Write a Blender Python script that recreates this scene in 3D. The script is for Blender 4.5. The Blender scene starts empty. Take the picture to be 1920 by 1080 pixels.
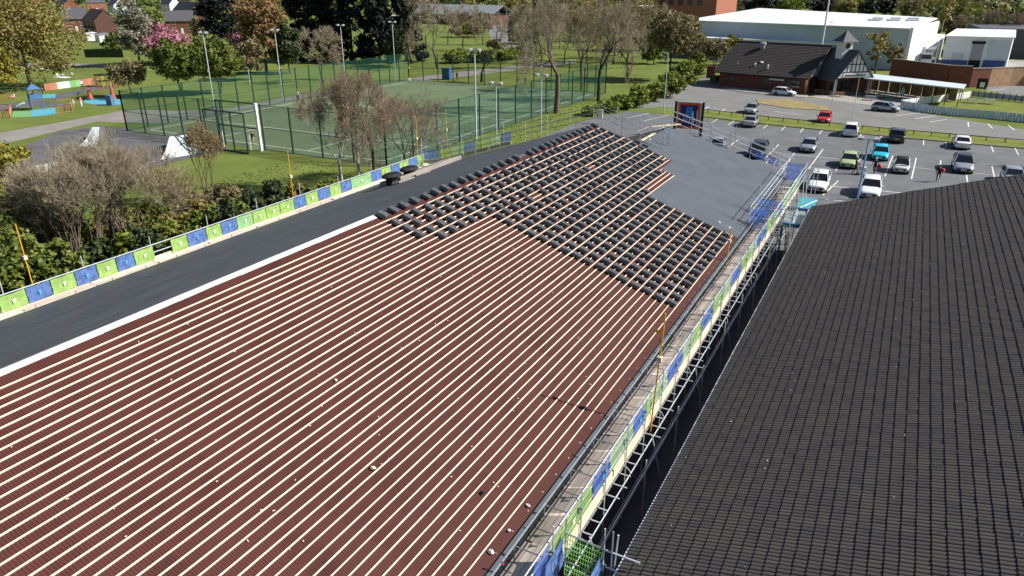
import bpy, math, random
import numpy as np
from mathutils import Vector, Matrix, Euler
S = bpy.context.scene
COL = S.collection
R = math.radians
random.seed(7)
rng = np.random.default_rng(7)

# ------------------------------------------------------------------ camera, sky, sun, exposure
CZ = 18.3                                   # drone height over the car park, metres
TILT, YAW, FPX = R(22.97), R(28.25), 1340.0   # camera pitch, heading left of the roof ridge, focal length in pixels of a 1920 frame
cd = bpy.data.cameras.new('camera')
cd.sensor_width = 36.0
cd.lens = FPX / 1920 * 36
cd.clip_end = 5000
cam = bpy.data.objects.new('camera', cd)
COL.objects.link(cam)
cam.location = (0, 0, CZ)
cam.rotation_euler = (R(90) - TILT, 0, YAW)
S.camera = cam

SUN_EL = R(38)
SUN_AZ = math.atan2(0.465, 0.885)           # direction towards the sun, from +X
to_sun = Vector((math.cos(SUN_EL) * math.cos(SUN_AZ), math.cos(SUN_EL) * math.sin(SUN_AZ), math.sin(SUN_EL)))
W = bpy.data.worlds.new('World')
S.world = W
W.use_nodes = True
wn = W.node_tree
sky = wn.nodes.new('ShaderNodeTexSky')
sky.sky_type = 'NISHITA'
sky.sun_disc = False
sky.sun_elevation = SUN_EL
sky.sun_rotation = R(90) - SUN_AZ
sky.air_density = 1.0
sky.dust_density = 0.6
bg = wn.nodes['Background']
bg.inputs['Strength'].default_value = 0.055
wn.links.new(sky.outputs[0], bg.inputs[0])
sd = bpy.data.lights.new('sun', 'SUN')
sd.energy = 5.0
sd.angle = R(0.5)
sd.color = (1.0, 0.955, 0.88)
sun = bpy.data.objects.new('sun', sd)
COL.objects.link(sun)
sun.rotation_euler = to_sun.to_track_quat('Z', 'Y').to_euler()
S.view_settings.view_transform = 'Standard'
S.view_settings.look = 'None'
S.view_settings.gamma = 1
S.view_settings.use_curve_mapping = False
S.view_settings.exposure = 0.75
S.render.engine = 'CYCLES'
S.cycles.max_bounces = 5
S.cycles.transparent_max_bounces = 12
S.cycles.caustics_reflective = False
S.cycles.caustics_refractive = False

# ------------------------------------------------------------------ survey helpers: sight lines of the photograph met with real planes
def ray(px, py):
    r = px - 960.0; u = 540.0 - py
    fw = FPX * math.cos(TILT) + u * math.sin(TILT); up = -FPX * math.sin(TILT) + u * math.cos(TILT)
    return Vector((r * math.cos(YAW) - fw * math.sin(YAW), r * math.sin(YAW) + fw * math.cos(YAW), up))
def g(px, py, z=0.0):                       # point at height z seen at a pixel
    d = ray(px, py); t = (z - CZ) / d.z
    return Vector((d.x * t, d.y * t, z))
def proj(p):
    r = p[0] * math.cos(YAW) + p[1] * math.sin(YAW); f = -p[0] * math.sin(YAW) + p[1] * math.cos(YAW); u = p[2] - CZ
    d = f * math.cos(TILT) - u * math.sin(TILT); v = f * math.sin(TILT) + u * math.cos(TILT)
    return (960 + FPX * r / d, 540 - FPX * v / d) if d > 0 else (-9e3, -9e3)
def ztop(x, y, py):                         # height above (x,y) that reaches image row py
    a, b = -5.0, 80.0
    for _ in range(40):
        m = (a + b) / 2
        if proj((x, y, m))[1] > py: a = m
        else: b = m
    return a
def on_x(xw, px, z=0.0):                    # point on the line x = xw, height z, seen in image column px
    a, b = 2.0, 400.0
    for _ in range(50):
        m = (a + b) / 2
        if proj((xw, m, z))[0] < px: a = m
        else: b = m
    return Vector((xw, a, z))

# ------------------------------------------------------------------ materials
def mat(name, c, rough=0.8, var=0.18, scale=3.0, metal=0.0, bump=0.0, spec=0.3, c2=None, tint=None, objvar=0.0, detail=4.0, trans=0.0, alpha=1.0, coat=0.0, stretch=None):
    m = bpy.data.materials.new(name); m.use_nodes = True
    nt = m.node_tree; N = nt.nodes; L = nt.links
    b = N['Principled BSDF']
    b.inputs['Roughness'].default_value = rough; b.inputs['Metallic'].default_value = metal
    b.inputs['Specular IOR Level'].default_value = spec; b.inputs['Coat Weight'].default_value = coat
    c = tuple(c)
    lo = tuple(max(0, v * (1 - var)) for v in c); hi = tuple(min(1, v * (1 + var)) for v in c)
    if c2: lo, hi = c, tuple(c2)
    tc = N.new('ShaderNodeTexCoord'); out = tc.outputs['Object']
    if stretch:
        mp = N.new('ShaderNodeMapping'); mp.inputs['Scale'].default_value = stretch
        L.new(out, mp.inputs[0]); out = mp.outputs[0]
    nz = N.new('ShaderNodeTexNoise'); nz.inputs['Scale'].default_value = scale; nz.inputs['Detail'].default_value = detail
    nz.inputs['Roughness'].default_value = 0.65
    L.new(out, nz.inputs['Vector'])
    rp = N.new('ShaderNodeValToRGB')
    rp.color_ramp.elements[0].position = 0.32; rp.color_ramp.elements[1].position = 0.68
    rp.color_ramp.elements[0].color = lo + (1,); rp.color_ramp.elements[1].color = hi + (1,)
    L.new(nz.outputs['Fac'], rp.inputs[0]); col = rp.outputs[0]
    if tint is not None:                    # per-piece colour of its own, kept on the mesh
        at = N.new('ShaderNodeAttribute'); at.attribute_name = 'tint'
        mx = N.new('ShaderNodeMix'); mx.data_type = 'RGBA'
        L.new(at.outputs['Fac'], mx.inputs[0]); L.new(col, mx.inputs[6]); mx.inputs[7].default_value = tuple(tint) + (1,)
        col = mx.outputs[2]
    if objvar:
        oi = N.new('ShaderNodeObjectInfo'); hs = N.new('ShaderNodeHueSaturation')
        mr = N.new('ShaderNodeMapRange'); mr.inputs[3].default_value = 1 - objvar; mr.inputs[4].default_value = 1 + objvar
        L.new(oi.outputs['Random'], mr.inputs[0]); L.new(mr.outputs[0], hs.inputs['Value']); L.new(col, hs.inputs['Color'])
        col = hs.outputs[0]
    L.new(col, b.inputs['Base Color'])
    if bump:
        bp = N.new('ShaderNodeBump'); bp.inputs['Strength'].default_value = bump; bp.inputs['Distance'].default_value = 0.05
        L.new(nz.outputs['Fac'], bp.inputs['Height']); L.new(bp.outputs[0], b.inputs['Normal'])
    if trans:                               # leaves let light through
        tr = N.new('ShaderNodeBsdfTranslucent'); L.new(col, tr.inputs[0])
        ms = N.new('ShaderNodeMixShader'); ms.inputs[0].default_value = trans
        L.new(b.outputs[0], ms.inputs[1]); L.new(tr.outputs[0], ms.inputs[2]); L.new(ms.outputs[0], N['Material Output'].inputs[0])
    if alpha < 1:                           # open weave: part of the light goes straight through
        src = N['Material Output'].inputs[0].links[0].from_socket
        tp = N.new('ShaderNodeBsdfTransparent'); ma = N.new('ShaderNodeMixShader'); ma.inputs[0].default_value = alpha
        L.new(tp.outputs[0], ma.inputs[1]); L.new(src, ma.inputs[2]); L.new(ma.outputs[0], N['Material Output'].inputs[0])
    return m

M = {}
def MT(k, *a, **kw):
    M[k] = mat(k, *a, **kw); return M[k]
MT('grass', (.088, .120, .027), var=.45, scale=.12, detail=9, c2=(.155, .185, .045), rough=.95, spec=.1)
MT('grass_bright', (.11, .135, .025), scale=.5, detail=8, c2=(.18, .20, .05), rough=.95, spec=.1)
MT('asphalt', (.120, .124, .134), var=.2, scale=.35, detail=9, rough=.9)
MT('asphalt_road', (.165, .165, .162), var=.13, scale=.25, detail=9, rough=.9)
MT('asphalt_dark', (.10, .10, .105), var=.25, scale=.4, detail=9, rough=.9)
MT('path', (.22, .205, .185), var=.16, scale=.3, detail=8, rough=.9)
MT('concrete', (.30, .275, .25), var=.14, scale=.5, detail=8, rough=.9)
MT('line', (.62, .61, .58), var=.3, scale=2.2, detail=8, rough=.8)
MT('turf', (.10, .138, .072), var=.2, scale=.12, detail=8, rough=.95)
MT('gravel_bed', (.24, .19, .09), var=.25, scale=.6, detail=8, rough=.95)
MT('yard', (.26, .25, .23), var=.15, scale=.3, rough=.9)
MT('soil', (.05, .042, .032), var=.35, scale=.5, detail=9, rough=1)
MT('membrane', (.066, .070, .080), var=.26, scale=.9, detail=10, rough=.62, bump=.25, stretch=(1, .25, 1))
MT('membrane_lap', (.067, .071, .081), var=.3, scale=1.5, detail=10, rough=.6, stretch=(1, .2, 1))
MT('membrane_far', (.070, .082, .102), var=.16, scale=.6, detail=10, rough=.7, bump=.25)
MT('underlay', (.062, .0165, .0130), var=.24, scale=1.1, detail=9, rough=.75, tint=(.074, .0215, .0172))
MT('batten', (.75, .64, .50), var=.12, scale=1.6, objvar=.1, rough=.85, stretch=(1, .15, 1))
MT('white_strip', (.62, .60, .58), var=.2, scale=3, rough=.8)
MT('stack_tile', (.125, .136, .150), var=.2, scale=8, rough=.65, objvar=.14)
MT('tile', (.052, .0485, .0495), var=.22, scale=5, rough=.8, tint=(.070, .063, .058), detail=6, spec=.15)
MT('old_tile', (.055, .050, .046), var=.25, scale=2, rough=.85)
MT('white_gutter', (.75, .75, .75), var=.05, rough=.4)
MT('grey_gutter', (.035, .038, .042), var=.2, rough=.5)
MT('brick', (.19, .072, .048), var=.25, scale=3, rough=.9)
MT('brick_pub', (.15, .058, .044), var=.25, scale=3, rough=.9)
MT('brick_dark', (.10, .05, .038), var=.25, scale=3, rough=.9)
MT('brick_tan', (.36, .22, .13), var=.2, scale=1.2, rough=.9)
MT('render_white', (.72, .71, .68), var=.06, rough=.8)
MT('clad_blue', (.50, .56, .60), var=.08, scale=.2, rough=.5)
MT('clad_white', (.70, .71, .71), var=.05, scale=.3, rough=.55)
MT('clad_grey', (.30, .32, .34), var=.08, rough=.5)
MT('orange_clad', (.32, .12, .075), var=.12, rough=.6)
MT('slate', (.085, .085, .095), var=.2, scale=2.5, rough=.7)
MT('roof_red', (.15, .085, .07), var=.25, scale=2.5, rough=.85)
MT('roof_pub', (.052, .044, .042), var=.28, scale=1.4, detail=8, rough=.85)
MT('glass', (.012, .014, .018), var=.1, rough=.06, spec=.6)
MT('window_glass', (.03, .035, .04), var=.2, rough=.1, spec=.6)
MT('white_paint', (.78, .78, .77), var=.03, rough=.4)
MT('timber_black', (.015, .014, .013), var=.2, rough=.7)
MT('lead_grey', (.25, .27, .29), var=.1, rough=.5)
MT('galv', (.42, .44, .46), var=.2, scale=6, rough=.38, metal=.6, spec=.5)
MT('galv_pale', (.55, .60, .65), var=.08, rough=.45, metal=.2)
MT('yellow', (.70, .36, .03), var=.12, rough=.6)
MT('board', (.56, .47, .41), var=.25, scale=2.5, objvar=.22, rough=.9, stretch=(3, .3, 3))
MT('cream_board', (.62, .53, .40), var=.12, scale=2, objvar=.08, rough=.8, stretch=(1, .3, 1))
MT('banner_green', (.32, .50, .15), var=.24, scale=2, rough=.5, trans=.25)
MT('net_banner_green', (.44, .72, .20), var=.16, scale=2, rough=.5, trans=.5, alpha=.56)
MT('net_banner_pale', (.58, .82, .50), var=.12, scale=2, rough=.5, trans=.5, alpha=.5)
MT('net_banner_blue', (.10, .22, .70), var=.3, scale=3, rough=.5, trans=.5, alpha=.6)
MT('banner_pale', (.28, .50, .24), var=.12, scale=2, rough=.5, trans=.25)
MT('banner_blue', (.10, .18, .42), var=.4, scale=3, rough=.5, trans=.2)
MT('mark_white', (.75, .78, .72), var=.05, rough=.6)
MT('net_green', (.28, .62, .12), var=.2, rough=.6)
MT('fence_green', (.008, .034, .026), var=.2, rough=.5)
MT('fence_mesh', (.012, .085, .06), var=.1, rough=.5, alpha=.24)
MT('black', (.012, .012, .013), var=.2, rough=.6)
MT('tyre', (.014, .014, .014), var=.1, rough=.85)
MT('rim', (.42, .43, .45), var=.05, rough=.3, metal=.8)
MT('lamp_red', (.35, .012, .01), var=.05, rough=.2)
MT('lamp_clear', (.75, .77, .8), var=.04, rough=.15)
MT('plate', (.72, .72, .68), var=.03, rough=.5)
MT('plate_rear', (.70, .55, .06), var=.03, rough=.5)
MT('skin', (.48, .30, .22), var=.06, rough=.6)
MT('hair', (.03, .02, .015), var=.3, rough=.7)
MT('wood', (.22, .14, .08), var=.25, scale=4, rough=.85)
MT('orange_net', (.38, .17, .09), var=.2, rough=.7)
MT('pad_blue', (.09, .33, .43), var=.08, rough=.8)
MT('pad_green', (.15, .33, .13), var=.1, rough=.85)
MT('pad_red', (.33, .14, .10), var=.15, rough=.85)
MT('play_red', (.40, .10, .07), var=.08, rough=.4)
MT('play_blue', (.08, .16, .32), var=.1, rough=.4)
MT('ramp', (.58, .66, .68), var=.1, scale=.6, rough=.5)
MT('sign_blue', (.008, .02, .14), var=.08, rough=.4)
MT('sign_orange', (.62, .17, .02), var=.04, rough=.4)
MT('sign_red', (.50, .02, .012), var=.04, rough=.4)
MT('sign_cyan', (.07, .36, .72), var=.04, rough=.4)
MT('pole_blue', (.22, .38, .58), var=.06, rough=.4)
MT('teal', (.05, .30, .38), var=.1, rough=.4)
MT('steel_blue', (.05, .12, .28), var=.15, rough=.4)
MT('canopy_glass', (.30, .40, .38), var=.15, rough=.1, spec=.6, alpha=.55)
MT('cloth_dark', (.012, .013, .017), var=.2, rough=.9)
MT('cloth_white', (.7, .7, .7), var=.06, rough=.9)
MT('cloth_red', (.5, .03, .04), var=.06, rough=.8)
MT('cloth_blue', (.05, .09, .22), var=.1, rough=.9)
MT('cloth_pink', (.55, .16, .2), var=.1, rough=.9)
MT('cloth_tan', (.3, .22, .15), var=.1, rough=.9)
MT('bark', (.115, .092, .068), var=.35, scale=3, rough=.95)
MT('bark_dark', (.038, .032, .026), var=.35, scale=3, rough=.95)
MT('bark_pale', (.40, .37, .32), var=.4, scale=4, rough=.9)
MT('twig_grey', (.30, .25, .175), var=.25, scale=1, rough=.95)
MT('twig_brown', (.27, .205, .145), var=.3, scale=1, rough=.95)
MT('twig_olive', (.23, .185, .10), var=.3, scale=1, rough=.95)
def leafmat(k, a, b, tr=.25): return MT(k, a, var=.25, scale=.6, tint=b, rough=.6, trans=tr, spec=.25)
leafmat('leaf_olive', (.185, .158, .045), (.27, .225, .07))
leafmat('leaf_yellow', (.20, .19, .03), (.30, .27, .045))
leafmat('leaf_lime', (.12, .155, .022), (.20, .235, .04))
leafmat('leaf_dark', (.034, .052, .022), (.066, .088, .03), .15)
leafmat('leaf_mid', (.08, .112, .022), (.175, .20, .042))
leafmat('leaf_conifer', (.006, .010, .010), (.013, .019, .016), .04)
leafmat('leaf_grey', (.17, .16, .115), (.34, .32, .25))
leafmat('leaf_pink', (.34, .13, .18), (.52, .27, .32))
leafmat('leaf_russet', (.20, .125, .055), (.29, .185, .085))
leafmat('leaf_brownish', (.16, .135, .065), (.23, .195, .095))
leafmat('leaf_purple', (.16, .07, .09), (.26, .13, .15))

# ------------------------------------------------------------------ mesh builder and object helpers
class MB:
    def __init__(s): s.v = []; s.f = []; s.mi = []; s.cur = 0; s.sm = False
    def add(s, vs, fs):
        n = len(s.v); s.v += [tuple(v) for v in vs]
        for f in fs: s.f.append([i + n for i in f]); s.mi.append(s.cur)
        return s
    def hexa(s, b4, t4):
        return s.add(list(b4) + list(t4), [(3, 2, 1, 0), (4, 5, 6, 7), (0, 1, 5, 4), (1, 2, 6, 5), (2, 3, 7, 6), (3, 0, 4, 7)])
    def box(s, x0, x1, y0, y1, z0, z1):
        return s.hexa([(x0, y0, z0), (x1, y0, z0), (x1, y1, z0), (x0, y1, z0)], [(x0, y0, z1), (x1, y0, z1), (x1, y1, z1), (x0, y1, z1)])
    def prism(s, poly, z0, z1):             # polygon in plan, extruded
        n = len(poly); z0f = z0 if callable(z0) else (lambda p: z0); z1f = z1 if callable(z1) else (lambda p: z1)
        a = sum(poly[i][0] * poly[(i + 1) % n][1] - poly[(i + 1) % n][0] * poly[i][1] for i in range(n))
        if a < 0: poly = poly[::-1]
        vs = [(p[0], p[1], z0f(p)) for p in poly] + [(p[0], p[1], z1f(p)) for p in poly]
        return s.add(vs, [tuple(range(n - 1, -1, -1)), tuple(range(n, 2 * n))] + [(i, (i + 1) % n, n + (i + 1) % n, n + i) for i in range(n)])
    def sheet(s, poly, z):
        n = len(poly); a = sum(poly[i][0] * poly[(i + 1) % n][1] - poly[(i + 1) % n][0] * poly[i][1] for i in range(n))
        if a < 0: poly = poly[::-1]
        return s.add([(p[0], p[1], z) for p in poly], [tuple(range(n))])
    def bar(s, p, q, w, h=None, up=(0, 0, 1)):
        p = Vector(p); q = Vector(q); h = h or w; d = (q - p).normalized(); up = Vector(up)
        sd = d.cross(up)
        if sd.length < 1e-3: sd = d.cross(Vector((1, 0, 0)))
        sd.normalize(); u = sd.cross(d); a = sd * (w / 2); b = u * (h / 2)
        return s.hexa([p - a - b, p + a - b, q + a - b, q - a - b], [p - a + b, p + a + b, q + a + b, q - a + b])
    def tube(s, p, q, r, r2=None, n=6):
        p = Vector(p); q = Vector(q); r2 = r if r2 is None else r2
        d = (q - p).normalized(); a = d.orthogonal().normalized(); b = d.cross(a)
        vs = []
        for c, rr in ((p, r), (q, r2)):
            for i in range(n): t = 2 * math.pi * i / n; vs.append(c + a * (rr * math.cos(t)) + b * (rr * math.sin(t)))
        return s.add(vs, [(i, (i + 1) % n, n + (i + 1) % n, n + i) for i in range(n)] + [tuple(range(n - 1, -1, -1)), tuple(range(n, 2 * n))])
    def lathe(s, c, prof, n=10, axis='z'):
        vs = []; c = Vector(c)
        for r, z in prof:
            for i in range(n):
                t = 2 * math.pi * i / n; a, b = r * math.cos(t), r * math.sin(t)
                vs.append(c + (Vector((a, b, z)) if axis == 'z' else Vector((z, a, b)) if axis == 'x' else Vector((a, z, b))))
        k = len(prof)
        fs = [(j * n + i, j * n + (i + 1) % n, (j + 1) * n + (i + 1) % n, (j + 1) * n + i) for j in range(k - 1) for i in range(n)]
        return s.add(vs, fs + [tuple(range(n - 1, -1, -1)), tuple(range((k - 1) * n, k * n))])
    def quad(s, a, b, c, d): return s.add([a, b, c, d], [(0, 1, 2, 3)])
    def tri(s, a, b, c): return s.add([a, b, c], [(0, 1, 2)])
    def mesh(s, name, mats, off=(0, 0, 0)):
        me = bpy.data.meshes.new(name)
        o = off
        me.from_pydata([(v[0] - o[0], v[1] - o[1], v[2] - o[2]) for v in s.v], [], s.f)
        for m_ in (mats if isinstance(mats, (list, tuple)) else [mats]): me.materials.append(m_)
        if any(s.mi): me.polygons.foreach_set('material_index', s.mi)
        if s.sm: me.polygons.foreach_set('use_smooth', [True] * len(me.polygons))
        me.update()
        return me
def np_mesh(name, V, F, mt, tint=None, smooth=False, mi=None):
    V = np.asarray(V, np.float32); F = np.asarray(F, np.int32); k = F.shape[1]
    me = bpy.data.meshes.new(name)
    me.vertices.add(len(V)); me.vertices.foreach_set('co', V.ravel())
    me.loops.add(F.size); me.loops.foreach_set('vertex_index', F.ravel())
    me.polygons.add(len(F)); me.polygons.foreach_set('loop_start', np.arange(0, F.size, k, dtype=np.int32))
    for m_ in (mt if isinstance(mt, list) else [mt]): me.materials.append(m_)
    if tint is not None:
        at = me.attributes.new('tint', 'FLOAT', 'FACE'); at.data.foreach_set('value', np.asarray(tint, np.float32))
    me.polygons.foreach_set('use_smooth', np.full(len(F), bool(smooth)))
    me.update(calc_edges=True); me.validate()
    return me
def origin(o):
    v = Vector((0, 0, 0))
    while o: v += Vector(o.location); o = o.parent
    return v
def link(name, me, parent=None, loc=None, rot=None):
    o = bpy.data.objects.new(name, me); COL.objects.link(o)
    if parent: o.parent = parent
    if loc is not None: o.location = loc
    if rot is not None: o.rotation_euler = rot
    return o
def part(name, mb, m, parent, local=False):  # one mesh object, child of a thing
    return link(name, mb.mesh(name, m, (0, 0, 0) if local else origin(parent)), parent)
def tag(o, label=None, cat=None, group=None, kind=None):
    if label: o['label'] = label
    if cat: o['category'] = cat
    if group: o['group'] = group
    if kind: o['kind'] = kind
    return o
def thing(name, label, cat, loc=(0, 0, 0), rz=0.0, group=None):
    o = bpy.data.objects.new(name, None); o.empty_display_size = .2; COL.objects.link(o); o.location = loc; o.rotation_euler = (0, 0, rz)
    return tag(o, label, cat, group)
def solo(name, mb, m, label, cat, group=None, loc=None):
    o = link(name, mb.mesh(name, m, loc or (0, 0, 0)))
    if loc: o.location = loc
    return tag(o, label, cat, group)
def struct(name, mb, m):
    return tag(link(name, mb.mesh(name, m)), kind='structure')
def pieces(name, mb, m, parent):             # share one mesh later
    return mb.mesh(name, m)

# ------------------------------------------------------------------ the ground and what is painted on it
mb = MB(); mb.sheet([(-1600, -300), (900, -300), (900, 2300), (-1600, 2300)], 0.0); ground = struct('grass_ground', mb, M['grass'])
def P(*pts): return [tuple(g(*p)[:2]) for p in pts]
mb = MB(); mb.sheet(P((0, 249), (120, 228), (245, 205), (330, 208), (430, 203), (560, 178), (690, 163), (800, 142), (960, 124), (1080, 112), (1080, 118), (960, 132), (800, 152), (690, 172), (560, 190), (430, 217), (300, 232), (180, 228), (0, 272)) , .004)
struct('park_path', mb, M['path'])
mb = MB(); mb.sheet(P((0, 120), (110, 118), (225, 122), (225, 126), (110, 123), (0, 126)), .004); struct('lawn_path', mb, M['path'])
mb = MB(); mb.sheet(P((0, 330), (40, 276), (110, 246), (190, 236), (280, 246), (400, 262), (432, 280), (330, 303), (150, 350), (60, 385)), .008); struct('skate_park_ground', mb, M['asphalt_dark'])
X0, X1, Y0, Y1 = -92.5, -48.6, 61.5, 126.5
mb = MB(); mb.box(X0, X1, Y0, Y1, -.05, .012); pitch = struct('sports_pitch', mb, M['turf'])
def pline(a, b, w=.14):
    m_ = MB(); a = Vector((a[0], a[1], 0)); b = Vector((b[0], b[1], 0)); s_ = (b - a).normalized().cross(Vector((0, 0, 1))) * (w / 2)
    m_.sheet([(a + s_)[:2], (b + s_)[:2], (b - s_)[:2], (a - s_)[:2]], .017); part('painted_line', m_, M['line'], pitch)
pline((X0 + 2, Y0 + 11), (X1 - 2, Y0 + 11)); pline((X0 + 2, Y0 + 2), (X0 + 2, Y1 - 2)); pline((X1 - 2, Y0 + 2), (X1 - 2, Y1 - 2)); pline((X0 + 2, Y1 - 2), (X1 - 2, Y1 - 2))
pline((X0 + 2, Y0 + 2), (X1 - 2, Y0 + 2)); pline((X0 + 2, 93.7), (X1 - 2, 93.7)); pline((-78, Y0 + 2), (-78, Y0 + 11)); pline((-62, Y0 + 2), (-62, Y0 + 11))
# car park, road, kerbs
mb = MB(); mb.sheet([(-41, 60), (-41, 100.5), tuple(g(1180, 209)[:2]), tuple(g(1310, 221)[:2]), tuple(g(1440, 236)[:2]), tuple(g(1920, 281)[:2]), (40, 103.0), (40, 56), (-4, 56), (-3.5, -30), (-10, -30), (-10, 60)], .012)
carpark = struct('car_park', mb, M['asphalt'])
mb = MB(); mb.sheet(P((1312, 207), (1240, 200), (1190, 205), (1240, 178), (1310, 150), (1330, 139), (1345, 150), (1500, 181), (1520, 184), (1690, 200), (1735, 213), (1920, 243), (1990, 250), (1990, 276), (1920, 268), (1680, 244), (1440, 222)), .008)
road = struct('access_road', mb, M['asphalt_road'])
mb = MB(); mb.sheet(P((1512, 181), (1560, 171), (1640, 168), (1760, 178), (1705, 197), (1690, 204), (1600, 193)), .012); struct('pub_forecourt', mb, M['concrete'])
mb = MB(); mb.prism(P((1345, 158), (1365, 160), (1410, 166), (1515, 180), (1510, 184), (1400, 174), (1362, 168)), .0, .12); struct('pub_pavement', mb, M['concrete'])
mb = MB(); mb.prism(P((1419, 187), (1480, 186), (1560, 203), (1555, 208), (1480, 204), (1420, 194)), .0, .09); struct('traffic_island', mb, M['gravel_bed'])
st_far = [(1306, 206), (1440, 221), (1680, 243), (1920, 266), (1990, 273)]; st_near = [(1306, 218), (1440, 234), (1680, 258), (1920, 279), (1990, 287)]
mb = MB(); mb.prism(P(*st_far, *st_near[::-1]), 0, .13); strip = struct('grass_strip', mb, M['grass_bright'])
mb = MB()
for A in (st_far, st_near):
    for a, b in zip(A, A[1:]):
        mb.bar(g(*a) + Vector((0, 0, .06)), g(*b) + Vector((0, 0, .06)), .15, .16)
struct('kerb_stones', mb, M['concrete'])
mb = MB(); mb.sheet(P((1835, 163), (1920, 160), (2000, 160), (2000, 205), (1920, 190)), .01); struct('side_road', mb, M['asphalt_road'])
mb = MB(); mb.sheet(P((1742, 199), (1822, 184), (1920, 190), (2010, 200), (2010, 226), (1920, 219), (1760, 207)), .02); struct('garden_lawn', mb, M['grass_bright'])
mb = MB(); mb.sheet(P((1690, 140), (1710, 108), (1900, 112), (2050, 120), (2050, 160), (1920, 158), (1780, 163)), .006); struct('loading_yard', mb, M['yard'])
mb = MB(); mb.sheet(P((905, 30), (935, 30), (985, 110), (935, 112)), .004); struct('far_road', mb, M['asphalt_road'])
mb = MB(); mb.sheet([(-52, -30), (-38, -30), (-38, 56), (-44, 70), (-46, 56), (-52, 40)], .006); struct('planting_bed', mb, M['soil'])
# bay lines
def gline(a, b, w=.12, m='line', par=None, z=.017):
    a = g(*a); b = g(*b); s_ = (b - a).normalized().cross(Vector((0, 0, 1))) * (w / 2); m_ = MB()
    m_.sheet([(a + s_)[:2], (b + s_)[:2], (b - s_)[:2], (a - s_)[:2]], z); part('bay_line', m_, M[m], par or carpark)
bx = -26.4
for i in range(18):                         # row along the grass strip
    y1 = 109.6 - .104 * (bx + 16.5); a = (bx, y1); m_ = MB(); m_.box(bx - .055, bx + .055, y1 - 5.3, y1 - .5, .0125, .017); part('bay_line', m_, M['line'], carpark); bx += 2.455
for a, b in [((1218, 212), (1176, 222)), ((1253, 216), (1207, 227)), ((1196, 246), (1216, 238)), ((1210, 250), (1246, 239))]: gline(a, b)
for a, b in [((1384, 262), (1367, 275)), ((1460, 271), (1436, 296)), ((1424, 290), (1416, 300)), ((1443, 297), (1437, 306)), ((1457, 299), (1451, 310)), ((1490, 286), (1468, 318)), ((1543, 280), (1516, 317)), ((1582, 300), (1567, 320)),
             ((1621, 288), (1605, 309)), ((1674, 292), (1659, 331)), ((1718, 296), (1709, 336)), ((1764, 301), (1760, 341)), ((1811, 322), (1815, 347)), ((1860, 312), (1865, 335)), ((1572, 339), (1543, 366)), ((1905, 322), (1912, 340))]: gline(a, b)
gline((1448, 286), (1580, 299), .09); gline((1600, 303), (1760, 319), .09); gline((1820, 324), (1925, 334), .09); gline((1543, 347), (1612, 355), .13); gline((1650, 358), (1700, 363), .13); gline((1548, 374), (1580, 377), .13)
for a, b in [((1450, 209), (1503, 215)), ((1495, 196), (1532, 201)), ((1320, 205), (1330, 200)), ((1352, 209), (1360, 204)), ((1680, 217), (1725, 212)), ((1715, 223), (1755, 217)), ((1743, 229), (1775, 224)), ((1815, 229), (1816, 238)), ((1852, 232), (1861, 241)), ((1890, 235), (1902, 244)), ((1347, 171), (1361, 171)),
             ((1846, 172), (1885, 166)), ((1850, 178), (1935, 186))]: gline(a, b, .16, 'line', road)

# ------------------------------------------------------------------ the store being reroofed
RX, RZ, DX, DZ = -21.788, CZ - 10.646, .325, -.115          # batten 0 and the step from batten to batten
SA = math.atan2(-DZ, DX); CS, SN = math.cos(SA), math.sin(SA); GA = math.hypot(DX, DZ)
NS = Vector((SN, 0, CS)); US = Vector((CS, 0, -SN))
def RP(k, y, h=0.0): return Vector((RX + DX * k, y, RZ + DZ * k)) + NS * h
def yv(x): return 55.6 + .18 * (x + 22)                     # the gable end is not quite square
AX, AZ = RX - DX, RZ - DZ                                   # ridge line
FM = .3095                                                  # fall of the far slope
EX = -36.95; EZ = AZ - FM * (AX - EX)
YN = -8.0
store = thing('store_building', 'long low store with half its roof stripped to brown battened sheet and grey membrane', 'building', (-22, 25, 0))
ex = RX + DX * 42.4; ez = RZ + DZ * 42.4
mb = MB()
mb.box(-8.85, -8.55, YN, 66.0, 0, ez - .12); mb.box(-36.4, -36.1, YN, 52.8, 0, EZ - .15)
mb.prism([(-36.1, 52.55), (-8.85, 57.4), (-8.85, 57.7), (-36.1, 52.85)], 0, lambda p: (AZ - FM * (AX - p[0]) if p[0] < AX else max(ez, RZ + DZ * (p[0] - RX) / DX)) - .2)
mb.box(-18.5, -8.85, 63.9, 64.2, 0, ez - .12)
part('wall', mb, M['brick'], store)
# solid roof decks under the coverings
mb = MB()
a = [RP(-1, YN), RP(-1, yv(AX)), RP(10.4, yv(RX + DX * 10.4)), RP(10.4, 64.4), RP(43, 66.9), RP(43, YN)]
mb.add([p for p in a] + [p - NS * .12 for p in a], [(5, 4, 3, 2, 1, 0), (6, 7, 8, 9, 10, 11)] + [(i, (i + 1) % 6, 6 + (i + 1) % 6, 6 + i) for i in range(6)])
part('membrane', mb, M['membrane_far'], store)
mb = MB()
f0 = [(AX, YN, AZ), (EX, YN, EZ), (EX, yv(EX), EZ), (AX, yv(AX), AZ)]
mb.hexa([(p[0], p[1], p[2] - .12) for p in f0][::-1], f0[::-1]); far_slope = part('membrane', mb, M['membrane'], store)
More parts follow.
